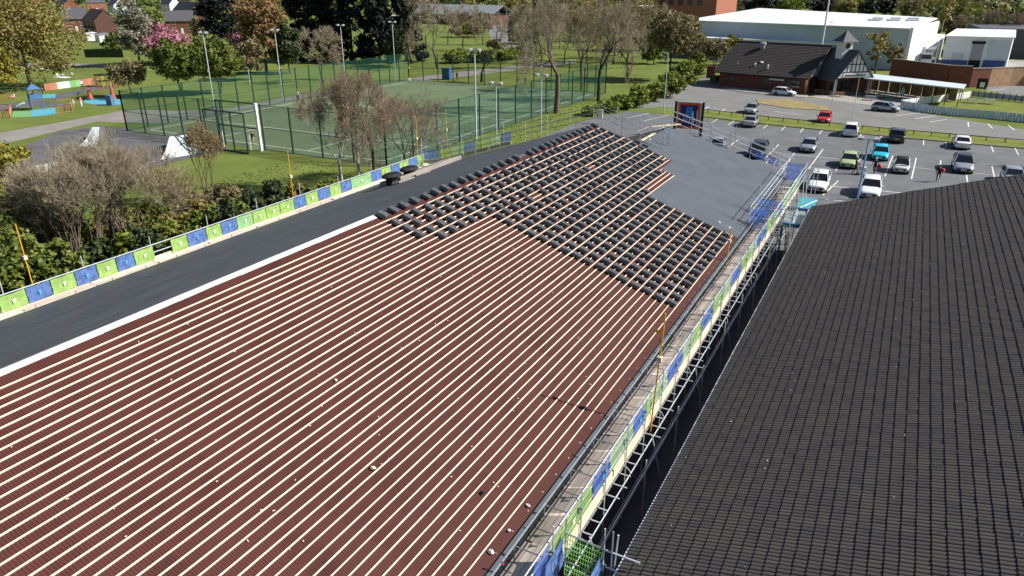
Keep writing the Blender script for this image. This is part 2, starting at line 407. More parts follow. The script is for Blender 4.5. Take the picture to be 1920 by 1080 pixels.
# faint laps between the rolls of membrane
mb = MB()
for i in range(1, 11):
    s_ = i * 1.42; x = AX - s_; z = AZ - FM * s_
    mb.hexa([(x, YN, z), (x, yv(x), z), (x + .9, yv(x), z + FM * .9), (x + .9, YN, z + FM * .9)][::-1], [(x, YN, z + .006), (x, yv(x), z + .006), (x + .9, yv(x), z + FM * .9 + .001), (x + .9, YN, z + FM * .9 + .001)][::-1])
part('membrane_lap', mb, M['membrane_lap'], store)
mb = MB()
for k in (15.5, 20, 24.5, 29, 33.5, 38):
    p = [RP(k, 45, .002), RP(k + 1.5, 45, .004), RP(k + 1.5, 66.3, .004), RP(k, 66.3, .002)]
    mb.quad(*p)
part('membrane_lap', mb, M['membrane_far'], store)
# white capping along the ridge
mb = MB(); n_ = 24
for i in range(n_):
    ya = YN + (26.7 - YN) * i / n_; yb = YN + (26.7 - YN) * (i + 1) / n_ - .01
    j0, j1 = random.uniform(-.09, .09), random.uniform(-.09, .09)
    mb.hexa([RP(-.35 + j0, ya, .01), RP(-.35 + j1, yb, .01), RP(-1.02, yb, .01), RP(-1.02, ya, .01)], [RP(-.35 + j0, ya, .035), RP(-.35 + j1, yb, .035), RP(-1.02, yb, .05), RP(-1.02, ya, .05)])
    mb.hexa([(AX, ya, AZ - .01), (AX, yb, AZ - .01), (AX - .2, yb, AZ - .07), (AX - .2, ya, AZ - .07)], [(AX, ya, AZ + .05), (AX, yb, AZ + .05), (AX - .2, yb, AZ - .02), (AX - .2, ya, AZ - .02)])
part('ridge_capping', mb, M['white_strip'], store)
# corrugated brown underlay, real waves running down the slope
def band_end(k):
    if k < 11: return yv(RX + DX * k) - .35
    if k < 19.6: return 55.6 - .02 * (19.6 - k)
    if k < 23.1: return 52.6
    return 46.3 + .026 * (k - 23)
PER = .095; V = []; F = []
UT = []
for k0, k1 in ((-.32, 5.6), (5.55, 10.9), (10.85, 15.3), (15.25, 19.6), (19.55, 23.1), (23.05, 28.2), (28.15, 33.1), (33.05, 37.9), (37.85, 42.3)):
    lift = .002 * (int(k0 * 7) % 2); tone = {}
    ye = band_end((k0 + k1) / 2); n_ = int((ye - YN) / (PER / 4)); base = len(V)
    for i in range(n_ + 1):
        y = YN + i * PER / 4; h = .032 + .012 * (0, 1, 0, -1)[i % 4] + lift
        V += [RP(k0, y, h - .002), RP(k1, y, h + .003)]
        if i < n_: UT.append(tone.setdefault(int(y / .93 + k0), random.random()))
    F += [(base + 2 * i, base + 2 * i + 1, base + 2 * i + 3, base + 2 * i + 2) for i in range(n_)]
o = link('underlay', np_mesh('underlay', [(v[0] + 22, v[1] - 25, v[2]) for v in V], F, M['underlay'], tint=UT, smooth=True), store)
# battens: one object each, made of lengths that are never quite true
for k in range(1, 42):
    mb = MB(); ye = band_end(k) - random.uniform(.05, .3); y = YN; off = random.uniform(-.03, .03)
    while y < ye:
        y2 = min(ye, y + random.uniform(3.6, 4.8)); o2 = max(-.05, min(.05, off + random.uniform(-.035, .035)))
        w_ = .0185 / GA
        mb.hexa([RP(k + off - w_, y, .034), RP(k + off + w_, y, .034), RP(k + o2 + w_, y2 - .006, .034), RP(k + o2 - w_, y2 - .006, .034)],
                [RP(k + off - w_, y, .078), RP(k + off + w_, y, .078), RP(k + o2 + w_, y2 - .006, .078), RP(k + o2 - w_, y2 - .006, .078)])
        y = y2; off = o2
    part('batten', mb, M['batten'], store)
# gutter, eaves
mb = MB(); mb.box(ex - .02, ex + .02, YN, 66.5, ez - .30, ez - .02); mb.box(ex + .02, ex + .13, YN, 66.5, ez - .30, ez - .27); mb.box(ex + .11, ex + .13, YN, 66.5, ez - .27, ez - .12)
part('gutter', mb, M['grey_gutter'], store)
mb = MB(); mb.box(EX - .18, EX + .02, YN, yv(EX), EZ - .3, EZ - .05); part('gutter', mb, M['grey_gutter'], store)
# projecting gable beyond: its left slope, still in old tiles, with a broken edge
gx, gz = RX + DX * 10.4, RZ + DZ * 10.4
V = []
old = thing('old_roof_slope', 'slope of dark old tiles with a broken ragged edge behind the grey gable', 'roof slope', (gx, 60, gz))
for i in range(16):
    for j in range(26):
        if i == 0 and random.random() < .55: continue
        mb = MB(); x0 = gx - .05 - i * .345; z0 = gz - .04 - i * .345 * .354; y0 = 56.9 + j * .3 - .02 * i
        zz = random.uniform(0, .03)
        mb.hexa([(x0 - .38, y0, z0 - .135), (x0, y0, z0), (x0, y0 + .29, z0), (x0 - .38, y0 + .29, z0 - .135)], [(x0 - .38, y0, z0 - .10 + zz), (x0, y0, z0 + .03), (x0, y0 + .29, z0 + .03), (x0 - .38, y0 + .29, z0 - .10 + zz)])
        V.append(mb)
random.shuffle(V)
for mb in V[:290]: part('tile', mb, M['old_tile'], old)
mb = MB()
for q in V[290:]: mb.add(q.v, q.f)
tag(part('tile_field', mb, M['old_tile'], old), kind='stuff')
mb = MB(); mb.prism([(gx - 5.6, 56.6), (gx, 56.6), (gx, 64.3), (gx - 5.6, 64.3)], 0, lambda p: gz - .1 - .354 * (gx - p[0])); part('wall', mb, M['brick'], old)
mb = MB(); mb.bar((gx - .1, 56.9, gz + .06), (gx - .1, 60.5, gz + .06), .22, .05); mb.bar((gx - .35, 63.4, gz + .1), (gx - .1, 64.6, gz + .16), .12, .1); mb.bar((gx - 1.1, 62.6, gz + .2), (gx + .9, 64.9, gz + .22), .12, .1); part('ridge_board', mb, M['cream_board'], old)

# ------------------------------------------------------------------ stacks of new tiles on the battens
def stack_mesh(seed, n=5):
    r_ = random.Random(seed); mb = MB(); h = .0
    for i in range(n):
        t = .036; du = -.03 + .022 * i + r_.uniform(-.012, .012); dv = r_.uniform(-.012, .012); a = r_.uniform(-.05, .05)
        ca, sa = math.cos(a), math.sin(a); c = []
        for x, y in ((-.25, -.135), (.25, -.135), (.25, .135), (-.25, .135)): c.append((x * ca - y * sa + du, x * sa + y * ca + dv))
        tl = .012 * i                       # each tile rides on the roll of the one below
        mb.hexa([(p[0], p[1], h) for p in c], [(p[0], p[1], h + t) for p in c]); h += t
    for s_ in (-.07, .07):                # rolls of the top tile
        b = [(du - .245, s_ - .045, h - .002), (du + .245, s_ - .045, h - .002), (du + .245, s_ + .045, h - .002), (du - .245, s_ + .045, h - .002)]
        mb.hexa(b, [(p[0], p[1] * (1 if abs(p[1]) < 0 else 1) - (.02 if p[1] > s_ else -.02), h + .028) for p in b])
    return mb
SM = [stack_mesh(i, 5 if i % 3 else 6) for i in range(7)]
SME = [m_.mesh('tile_stack', M['stack_tile']) for m_ in SM]
rot = Matrix((US, Vector((0, 1, 0)), NS)).transposed()
spots = []
for k in range(0, 42, 2):
    y = 26.95 + .027 * (k - 2)
    if k == 6: y += .0
    if k == 8: y += .955
    if k >= 10: y = 32.95 + .027 * (k - 18)
    ye = {12: 55.9, 14: 55.7, 16: 55.3, 18: 54.0, 20: 51.4, 22: 46.9}.get(k, yv(RX + DX * k) - .5 if k < 12 else 45.75 + .026 * (k - 23))
    while y < ye:
        kk = k + (.1 if k else -.25)
        spots.append((kk + random.uniform(-.12, .12), y + random.uniform(-.07, .07))); y += .955
spots = [s_ for s_ in spots if random.random() > .004]
spots.sort(key=lambda s_: (RP(*s_) - Vector((0, 0, CZ))).length)
rest = MB()
for i, (k, y) in enumerate(spots):
    c = RP(k, y, .08); j = random.randrange(7); a = random.uniform(-.06, .06)
    mt_ = (Matrix.Translation(c) @ rot.to_4x4() @ Matrix.Rotation(a, 4, 'Z'))
    if i < 300:
        o = link('tile_stack', SME[j]); o.matrix_world = mt_
        tag(o, 'small stack of new dark grey roof tiles lying across the pale battens', 'tile stack', 'stacks of new tiles on the battens')
    else:
        rest.add([mt_ @ Vector(v) for v in SM[j].v], SM[j].f)
o = link('tile_stacks', rest.mesh('tile_stacks', M['stack_tile']))
tag(o, 'farther stacks of new dark tiles toward the gable end', 'tile stacks', 'stacks of new tiles on the battens', 'stuff')

# ------------------------------------------------------------------ the finished roof next door, tile by tile
TX, TZ, TM = -4.6, CZ - 15.1, .2946
TA = math.atan(TM); tc_, ts_ = math.cos(TA), math.sin(TA); GT = .345
nb = thing('tiled_building', 'neighbouring building with a large dark double roll tiled roof and white eaves edge', 'building', (TX, 30, 0))
def tverge(x): return 55.25 + .1 * (x - TX)
prof = [(0, -.004), (.010, .020), (.042, .036), (.106, .036), (.138, .020), (.15, -.004)]
prof = prof + [(t + .15, h) for t, h in prof[1:]]
def tile_arrays():
    V = []; F = []
    for t, h in prof: V += [(-.01, t, h + .024), (.37, t, h * .9 - .002), (-.0105, t, h + .0235), (-.012, t, h * .8 - .008)]
    for i in range(len(prof) - 1):
        a = 4 * i; b = a + 4; F += [(a, a + 1, b + 1, b), (a + 3, a + 2, b + 2, b + 3)]
    return np.array(V), np.array(F)
TV, TF = tile_arrays()
TR = np.array([[tc_, 0, -ts_], [0, 1, 0], [ts_, 0, tc_]])
tiles = []
for j in range(43):
    xs = TX + j * GT * tc_; zs = TZ + j * GT * ts_
    y = 6.0; ymax = tverge(xs) - .02
    while y < ymax:
        w_ = min(.3, ymax - y)
        tiles.append((xs, y, zs)); y += .3
d2 = []
for i, t in enumerate(tiles):
    px, py = proj(t); vis = 0 < px < 1920 and 0 < py < 1080
    d2.append((math.dist(t, (0, 0, CZ)) if vis else 1e6, i))
d2.sort(); near = set(i for _, i in d2[:300])
variants = []
for q in range(8):
    variants.append(np_mesh('tile', TV @ TR.T, TF, M['tile'], tint=[q / 7.0] * len(TF), smooth=True))
for i in sorted(near):
    t = tiles[i]; o = link('tile', variants[random.randrange(8)], nb, (t[0] - TX + random.uniform(-.006, .006), t[1] - 30, t[2] + random.uniform(0, .008)), (0, 0, random.uniform(-.012, .012)))
far_ = np.array([t for i, t in enumerate(tiles) if i not in near])
far_ = far_ + rng.uniform(-1, 1, far_.shape) * np.array([.006, .003, .005])
VV = ((TV @ TR.T)[None, :, :] + far_[:, None, :] - np.array([TX, 30, 0])).reshape(-1, 3)
FF = (TF[None, :, :] + (np.arange(len(far_)) * len(TV))[:, None, None]).reshape(-1, 4)
tt = np.repeat(np.clip(rng.normal(.45, .28, len(far_)), 0, 1), len(TF))
o = link('tile_field', np_mesh('tile_field', VV, FF, M['tile'], tint=tt, smooth=True), nb); tag(o, kind='stuff')
jx = TX + 43 * GT * tc_; jz = TZ + 43 * GT * ts_
mb = MB(); mb.hexa([(TX + .03, 6, TZ - .14), (jx, 6, jz - .14), (jx, tverge(jx), jz - .14), (TX + .03, tverge(TX), TZ - .14)], [(TX + .03, 6, TZ - .03), (jx, 6, jz - .03), (jx, tverge(jx), jz - .03), (TX + .03, tverge(TX), TZ - .03)])
mb.hexa([(jx, 6, jz - .14), (jx + 14, 6, TZ - .3), (jx + 14, tverge(jx + 14), TZ - .3), (jx, tverge(jx), jz - .14)], [(jx, 6, jz + .04), (jx + 14, 6, TZ - .14), (jx + 14, tverge(jx + 14), TZ - .14), (jx, tverge(jx), jz + .04)])
part('roof_deck', mb, M['black'], nb)
mb = MB(); mb.box(TX - .10, TX - .055, 6, tverge(TX), TZ - .14, TZ - .01); mb.box(TX - .07, TX + .02, 6, tverge(TX), TZ - .14, TZ - .10); part('gutter', mb, M['white_gutter'], nb)
mb = MB(); mb.hexa([(TX, tverge(TX), TZ - .2), (jx, tverge(jx), jz - .2), (jx, tverge(jx) + .05, jz - .2), (TX, tverge(TX) + .05, TZ - .2)], [(TX, tverge(TX), TZ + .045), (jx, tverge(jx), jz + .045), (jx, tverge(jx) + .05, jz + .045), (TX, tverge(TX) + .05, TZ + .045)]); part('verge_board', mb, M['black'], nb)
mb = MB(); mb.prism([(TX + .35, 6), (jx + 13.6, 6), (jx + 13.6, 56), (TX + .35, 54.9)], 0, TZ - .2)
mb.prism([(TX + .35, 54.5), (jx, 56.1), (jx, 56.3), (TX + .35, 54.8)], TZ - .25, lambda p: max(TZ - .2, TZ + (p[0] - TX) * TM - .25)); part('wall', mb, M['brick_dark'], nb)
for i in range(14):                         # small light vents along the shaded wall
    m_ = MB(); y = 12 + i * 3.2; m_.box(TX + .32, TX + .349, y, y + .35, .9, 1.15); part('wall_vent', m_, M['concrete'], nb)

mb = MB(); r_ = random.Random(11)
for i in range(90):
    j = r_.uniform(0, 40); y = r_.uniform(10, 50); x = TX + j * GT * tc_; z = TZ + j * GT * ts_ + .075; e = r_.uniform(.012, .035)
    mb.add([(x - e, y - e * .8, z - .02), (x + e, y - e * .6, z), (x + e * .7, y + e, z), (x - e * .9, y + e * .7, z - .02), (x, y, z + .02)], [(0, 1, 4), (1, 2, 4), (2, 3, 4), (3, 0, 4)])
tag(part('bird_droppings', mb, M['white_strip'], nb), kind='stuff')

# ------------------------------------------------------------------ scaffolding along the near eaves
sc = thing('scaffold', 'tube scaffold with board walkway and blue and green guard banners along the near eaves', 'scaffold', (-7, 25, 0))
DZS = 2.45
for i in range(18):
    y0 = -4 + i * 3.9
    for j in range(6):
        if y0 > 60: continue
        m_ = MB(); x = -7.84 + j * .225; zz = DZS + random.uniform(-.008, .012); e = random.uniform(-.06, .06)
        m_.box(x + .006, x + .216, y0 + e, y0 + 3.88 + e, zz - .04, zz); part('scaffold_board', m_, M['board'], sc)
ys = [-2.0 + 2.05 * i for i in range(32)]
def tube(a, b, r_=.025, m_='galv', p=sc, name='tube', n=6):
    q = MB(); q.tube(a, b, r_, n=n); return part(name, q, M[m_], p)
for i, y in enumerate(ys):
    if y > 62: break
    tube((-6.42, y, 0), (-6.42, y, 4.25 + random.uniform(-.35, .25)), .027, 'galv_pale', sc, 'standard')
    tube((-7.72, y + .1, DZS), (-7.72, y + .1, 3.12), .022, 'galv', sc, 'inner_post')
    tube((-7.95, y + .3, DZS - .09), (-5.95 + random.uniform(-.2, .15), y + .3, DZS - .09), .024, 'galv_pale', sc, 'transom')
    tube((-7.8, y + .95, DZS - .09), (-6.05 + random.uniform(-.2, .2), y + .95, DZS - .09), .024, 'galv_pale', sc, 'transom')
    tube((-7.8, y + 1.6, DZS - .09), (-6.15 + random.uniform(-.2, .1), y + 1.6, DZS - .09), .024, 'galv_pale', sc, 'transom')
    tube((-7.72, y + .1, 3.08), (-6.46, y + .06, 3.12), .02, 'galv', sc, 'cross_rail')
    tube((-7.76, y, 0), (-7.76, y, DZS - .1), .027, 'galv_pale', sc, 'standard')
    if i % 2: tube((-5.86, y + .7, 0), (-5.86, y + .7, DZS + random.uniform(-.2, .3)), .026, 'galv_pale', sc, 'standard')
    if i % 2: tube((-6.38, y, DZS - .1), (-6.38, y + 1.95, .3), .026, 'galv_pale', sc, 'brace')
    if i % 3 == 0: tube((-6.1, y, DZS + .1), (-5.7, y + .5, .15), .026, 'galv_pale', sc, 'brace')
    q = MB(); q.box(-6.47, -6.37, y - .045, y + .045, 3.48, 3.57); part('coupler', q, M['galv'], sc)
for z, x in ((3.5, -6.56), (3.03, -6.56), (3.84, -6.56), (.25, -6.42), (1.3, -6.5), (1.9, -5.88), (.8, -6.36), (1.75, -6.36)): tube((x, -3, z), (x, 61, z), .024, 'galv_pale', sc, 'guard_rail')
tube((-7.72, -3, 3.1), (-7.72, 61, 3.1), .03, 'galv', sc, 'inner_rail_and_shadow'); tube((-7.86, -3, DZS + .02), (-7.86, 61, DZS + .02), .03, 'black', sc, 'inner_rail_and_shadow')  # second, black tube on the deck edge stands in for the rail's shadow
tube((-7.7, -3, DZS - .13), (-7.7, 61, DZS - .13), .026, 'galv', sc, 'ledger'); tube((-6.5, -3, DZS - .13), (-6.5, 61, DZS - .13), .026, 'galv', sc, 'ledger')
for i in range(17):
    y0 = -4 + i * 3.9
    for z0 in (2.5, 2.735):
        m_ = MB(); e = random.uniform(-.1, .1); m_.box(-6.51, -6.465, y0 + e, y0 + 3.87 + e, z0, z0 + .225); part('toe_board', m_, M['cream_board'], sc)
def banner(p, q, z0, z1, m_, par, zz0=None, zz1=None, mark=True, nrm=(1, 0, 0)):
    p = Vector(p); q = Vector(q); nrm = Vector(nrm); n = 6; mb = MB(); zz0 = z0 if zz0 is None else zz0; zz1 = z1 if zz1 is None else zz1
    rows = 3; vs = []
    for i in range(n + 1):
        t = i / n; c = p.lerp(q, t); za = z0 + (zz0 - z0) * t; zb = z1 + (zz1 - z1) * t
        for j in range(rows + 1):
            u = j / rows; bul = .085 * math.sin(math.pi * u) * math.sin(3.1 * t * n + j * 2) * .5
            vs.append((c.x + nrm.x * bul, c.y + nrm.y * bul, za + (zb - za) * u - (.03 * math.sin(math.pi * t) if j == rows else 0)))
    k = rows + 1
    mb.add(vs, [(i * k + j, (i + 1) * k + j, (i + 1) * k + j + 1, i * k + j + 1) for i in range(n) for j in range(rows)]); mb.sm = True
    o = part('banner', mb, M[m_], par)
    if mark and (q - p).length > 1.0:
        c = p.lerp(q, .5) + nrm * .07; d = (q - p).normalized(); zm = (z0 + z1 + zz0 + zz1) / 4; mk = MB()
        for a0, a1, b0, b1 in ((-.08, .09, .03, .10), (-.04, .04, -.10, .03)): mk.quad(c + d * a0 + Vector((0, 0, zm + b0 - c.z)), c + d * a1 + Vector((0, 0, zm + b0 - c.z)), c + d * a1 + Vector((0, 0, zm + b1 - c.z)), c + d * a0 + Vector((0, 0, zm + b1 - c.z)))
        part('printed_mark', mk, M['mark_white'] if 'green' in m_ or 'pale' in m_ else M['sign_cyan'], o)
    return o
y = 13.4; seq = [('banner_blue', 1.0), ('banner_green', 3.2), ('banner_blue', 1.5), ('banner_pale', 2.4), ('banner_blue', 1.2), ('banner_green', .8), ('banner_pale', 2.2), ('banner_blue', 2.2), ('banner_pale', 1.7), ('banner_green', 1.4), ('banner_blue', 2.3), ('banner_green', 1.9), ('banner_pale', 2.2), ('banner_blue', 2.6), ('banner_green', 2.6), ('banner_pale', 1.9), ('banner_blue', 2.9), ('banner_green', 2.4), ('banner_green', 2.2), ('banner_blue', 2.4), ('banner_green', 3.0), ('banner_green', 2.6), ('banner_green', 2.8), ('banner_green', 2.6), ('banner_green', 2.4)]
for m_, l_ in seq:
    if y > 60: break
    banner((-6.50, y, 0), (-6.50, y + l_ * .96, 0), 2.98, 3.86, 'net_' + m_, sc, mark=m_ != 'banner_pale'); y += l_
# netted loading bay and projecting tubes at the near end
A = g(1066, 1003, 3.6); B = g(1130, 1030, 3.6); d = (B - A)
bay = thing('loading_bay_gate', 'green mesh gate with blue side banners at the near end of the scaffold walkway', 'gate', (A.x, A.y, 2.5))
A2 = A + Vector((0, -.25, -1.25)); B2 = B + Vector((0, -.25, -1.25))
for i in range(15):
    t = i / 14; tube(A.lerp(B, t), A2.lerp(B2, t), .011, 'net_green', bay, 'net_strand', 4)
for i in range(10):
    t = i / 9; tube(A.lerp(A2, t), B.lerp(B2, t), .011, 'net_green', bay, 'net_strand', 4)
for z in (0, -.55, -1.25): tube(A - d * .12 + Vector((0, .02, z)), B + d * .12 + Vector((0, .02, z)), .025, 'galv', bay, 'rail')
for q in (A - d * .1, B + d * .02): tube(q + Vector((0, .05, -2.4)), q + Vector((0, .05, .5)), .027, 'galv', bay, 'post')
banner(A - d * .14, A - d * .14 + Vector((.05, -1.3, 0)), 2.4, 3.5, 'banner_blue', bay, mark=False); banner(B, B + Vector((.05, -1.3, 0)), 2.35, 3.5, 'banner_blue', bay, mark=False)
E3 = g(1200, 1056, 3.6)
for z in (3.6, 3.0): tube((B.x + .1, B.y, z), (E3.x, E3.y, z), .027, 'galv_pale', bay, 'rail')
tube((B.x + .28, B.y, .2), (B.x + .28, B.y, 4.35), .027, 'galv', bay, 'post'); tube((B.x + .34, B.y + .1, 2.9), (B.x + .4, B.y + .1, 4.2), .027, 'galv_pale', bay, 'post')
mb = MB(); mb.lathe((-5.9, 14.6, 0), [(.28, 0), (.30, .1), (.32, 1.0), (.34, 1.05), (.30, 1.12)], 12); solo('waste_bin', mb, M['black'], 'black round waste drum under the loading bay gate', 'drum')

# ------------------------------------------------------------------ scaffolding along the far eaves
sl = thing('edge_scaffold', 'scaffold walkway hung with alternating green and blue banners along the far eaves', 'scaffold', (-38, 30, 0))
for i in range(16):
    y0 = -6 + i * 3.9
    for j in range(5):
        if y0 > 53: continue
        m_ = MB(); x = -37.08 - j * .225; e = random.uniform(-.1, .1); zz = 3.0 + random.uniform(-.01, .01)
        m_.box(x - .216, x - .006, y0 + e, min(54.2, y0 + 3.88 + e), zz - .04, zz); part('scaffold_board', m_, M['board'] if j > 1 else M['cream_board'], sl)
    m_ = MB(); m_.box(-38.16, -38.11, y0, min(54.3, y0 + 3.88), 3.0, 3.225); part('toe_board', m_, M['cream_board'], sl)
for i in range(28):
    y = -4 + 2.1 * i
    if y > 54.5: break
    if i % 2 == 0: tube((-38.28, y, 0), (-38.28, y, 4.55 + random.uniform(-.15, .3)), .027, 'galv_pale', sl, 'standard')
    tube((-37.02, y + .7, 2.3), (-37.02, y + .7, 3.34), .022, 'galv', sl, 'inner_post')
for z in (3.98, 3.5): tube((-38.12, -5, z), (-38.12, 54.4, z), .026, 'galv_pale', sl, 'guard_rail')
bx_ = [-60, -38, 0, 52, 98, 143, 184, 220, 253, 290, 322, 353, 388, 416, 445, 475, 500, 526, 552, 574, 597, 619, 640, 659, 697, 716, 733, 750, 767, 783, 797, 812]
bc = 'gbgbgbgb.gbgbpgggbgbgbpbgbgbgb'
bc = 'bg' + 'gbgbgbg.gbgbpgggbgbgbpbgbgbgbg'
bc = ['b', 'b'] + list('gbgbgbg') + ['.'] + list('gbgbpgggbgbgbpbgbgbgb')
for i in range(len(bx_) - 1):
    ch = bc[i] if i < len(bc) else 'g'
    if ch == '.': continue
    a = on_x(-38.05, bx_[i], 3.5).y; b = on_x(-38.05, bx_[i + 1], 3.5).y
    if b > 54.3: b = 54.3
    if b - a < .3: continue
    banner((-38.05, a, 0), (-38.05, b - .06, 0), 3.1, 3.95, {'g': 'banner_green', 'b': 'banner_blue', 'p': 'banner_pale'}[ch], sl)
# raked scaffold up the gable end
def zroof(x): return AZ - FM * (AX - x) if x < AX else RZ + DZ * (x - RX) / DX
gs = thing('gable_scaffold', 'raked tube scaffold climbing the gable end beyond the tile stacks', 'scaffold', (-28, 56, 0))
xs_ = [-38.2 + 1.95 * i for i in range(12)]
for i, x in enumerate(xs_):
    yy = yv(x) + .9; tube((x, yy, 0), (x, yy, zroof(max(x, EX)) + random.uniform(1.5, 2.3)), .03, 'galv_pale', gs, 'standard')
    if i % 2: tube((x, yy + 1.3, 0), (x, yy + 1.3, zroof(max(x, EX)) + random.uniform(1.0, 1.8)), .03, 'galv', gs, 'standard')
for a, b in ((-38.2, AX), (AX, -16.6)):
    for h in (.45, .95, 1.4): tube((a, yv(a) + .9, zroof(max(a, EX)) + h), (b, yv(b) + .9, zroof(b) + h), .024, 'galv', gs, 'guard_rail')
    tube((a, yv(a) + 2.2, zroof(max(a, EX)) + .8), (b, yv(b) + 2.2, zroof(b) + .8), .024, 'galv', gs, 'guard_rail')
xx = [-38.0, -36.4, -35.3, -34.0, -32.9, -31.6, -30.6, -29.6]
for i in range(7):
    a, b = xx[i], xx[i + 1] - .08
    banner((a, yv(a) + .85, 0), (b, yv(b) + .85, 0), zroof(max(a, EX)) + .35, zroof(max(a, EX)) + 1.2, ['net_banner_blue', 'net_banner_green', 'net_banner_pale', 'net_banner_blue', 'net_banner_green', 'net_banner_pale', 'net_banner_blue'][i], gs, zroof(b) + .35, zroof(b) + 1.2, nrm=(0, -1, 0), mark=False)
    m_ = MB(); m_.bar((a, yv(a) + .8, zroof(max(a, EX)) + .18), (b, yv(b) + .8, zroof(b) + .18), .05, .28); part('toe_board', m_, M['cream_board'], gs)
# rails along the edge of the projecting roof
vs_ = thing('verge_scaffold', 'open tube guard rails along the far edge of the grey membrane roof', 'guard rail', (-13, 66, 0))
def kp(t): k = 10.4 + (42.6 - 10.4) * t; return RP(k, 64.6 + 2.5 * t)
for i in range(7):
    q = kp(i / 6) + Vector((0, .5, 0)); tube((q.x, q.y, 0), (q.x, q.y, q.z + 1.65 + random.uniform(-.2, .4)), .028, 'galv_pale', vs_, 'standard')
    if i % 2: tube((q.x + .1, q.y + 1.2, 0), (q.x + .1, q.y + 1.2, q.z + 1.9), .028, 'galv', vs_, 'standard')
for h in (.35, .85, 1.3): tube(kp(-.03) + Vector((0, .5, h)), kp(1.02) + Vector((0, .5, h)), .026, 'galv_pale', vs_, 'guard_rail')
for h in (.5, 1.1): tube(kp(0) + Vector((0, 1.7, h)), kp(1.0) + Vector((0, 1.7, h)), .024, 'galv', vs_, 'guard_rail')
for t0, t1 in ((.70, .80), (.81, .90)):
    a, b = kp(t0), kp(t1); banner((a.x, a.y + .46, 0), (b.x, b.y + .46, 0), a.z + .1, a.z + .85, 'net_banner_blue', vs_, b.z + .1, b.z + .85, mark=False, nrm=(0, -1, 0))
# tower bay at the far end of the walkway
tw = thing('scaffold_tower', 'scaffold tower with blue banners at the far end of the walkway', 'scaffold', (-7, 58, 0))
for x in (-8.1, -6.4, -5.4):
    for y in (50.5, 53.2, 58, 62, 65.5): tube((x, y, 0), (x, y, 4.6 + random.uniform(-.4, .6)), .028, 'galv_pale', tw, 'standard')
for z in (3.0, 3.6, 4.1):
    for x in (-8.1, -6.4): tube((x, 50, z), (x, 66, z), .025, 'galv_pale', tw, 'guard_rail')
    for y in (50.5, 53.2, 65.5): tube((-8.3, y, z), (-5.2, y, z), .025, 'galv', tw, 'guard_rail')
banner((-8.05, 53.1, 0), (-6.5, 53.1, 0), 2.6, 4.0, 'net_banner_blue', tw, mark=False, nrm=(0, -1, 0)); banner((-8.05, 50.4, 0), (-6.9, 50.4, 0), 2.5, 3.9, 'net_banner_blue', tw, mark=False, nrm=(0, -1, 0)); banner((-8.0, 65.4, 0), (-6.5, 65.4, 0), 2.6, 4.1, 'net_banner_blue', tw, mark=False, nrm=(0, -1, 0))
for y in (55.5, 57, 59, 61, 63):
    m_ = MB(); m_.box(-7.9, -6.6, y, y + .22, 2.46, 2.5); part('scaffold_board', m_, M['cream_board'], tw)
for y in (52, 54.5, 56.2, 58.8, 60.6): tube((-5.35, y, .1), (-5.9, y + 1.2, 3.9), .024, 'cream_board', tw, 'brace')
# blue framed glass canopy between the two buildings
cp = thing('entrance_canopy', 'glass entrance canopy on blue steel beams between the two buildings', 'canopy', (-5, 51, 0))
q = [g(1467, 420, 2.6), g(1532, 429, 2.6), g(1538, 397, 2.6), g(1476, 391, 2.6)]
mb = MB(); mb.hexa([p - Vector((0, 0, .03)) for p in q], q); part('pane', mb, M['canopy_glass'], cp)
for a, b in ((0, 1), (2, 3)): m_ = MB(); m_.bar(q[a] + Vector((0, 0, .02)), q[b] + Vector((0, 0, .02)), .3, .26); part('beam', m_, M['steel_blue'], cp)
for t in (.3, .65): m_ = MB(); m_.bar(q[0].lerp(q[1], t) + Vector((0, 0, .05)), q[3].lerp(q[2], t) + Vector((0, 0, .05)), .1, .12); part('rafter', m_, M['galv_pale'], cp)
for p in (q[0], q[1], q[2]): m_ = MB(); m_.bar((p.x, p.y, 0), (p.x, p.y, 2.5), .14); part('post', m_, M['steel_blue'], cp)
for i in range(5):
    a = q[0].lerp(q[1], .25 + .15 * i); tube((a.x, a.y - 1.0, .05), (a.x - .25 + .12 * i, a.y - .3, 2.3), .03, 'plate_rear', cp, 'strut')
ts = thing('trolley_shelter', 'flat teal shelter roof with a white stripe beside the car park corner', 'shelter', tuple(g(1515, 385)))
q = [g(1490, 392, 2.2), g(1522, 396, 2.2), g(1533, 374, 2.2), g(1500, 368, 2.2)]
mb = MB(); mb.hexa([p - Vector((0, 0, .12)) for p in q], q); part('roof', mb, M['teal'], ts)
m_ = MB(); m_.bar(q[0] + Vector((.2, .2, .012)), q[2] + Vector((0, -.3, .012)), .09, .015); part('stripe', m_, M['white_paint'], ts)
for p in q: m_ = MB(); m_.tube((p.x, p.y, 0), (p.x, p.y, 2.1), .04); part('post', m_, M['galv'], ts)
# yellow poles tied to the scaffolds
def ypole(x, y, z0, z1, lab, lean=(0, 0)):
    t = thing('yellow_pole', lab, 'pole', (x, y, z0), 0, 'yellow poles on the scaffolds')
    m_ = MB(); m_.tube((x, y, z0), (x + lean[0], y + lean[1], z1), .034, .028, 8); part('shaft', m_, M['yellow'], t)
    m_ = MB(); zc = z0 + (z1 - z0) * .62; xc = x + lean[0] * .62; yc = y + lean[1] * .62; m_.box(xc - .09, xc + .09, yc - .09, yc + .09, zc, zc + .2); part('clamp', m_, M['cream_board'], t)
for px, tp, lab in ((62, 420, 'yellow pole rising from the banners nearest the left edge'), (550, 283, 'yellow pole rising above the banners before the grass bank'), (783, 220, 'yellow pole above the banners, left of a close pair'), (838, 207, 'yellow pole above the banners, right of a close pair')):
    p = on_x(-38.3, px, 3.8); ypole(p.x, p.y, 2.2, ztop(p.x, p.y, tp), lab)
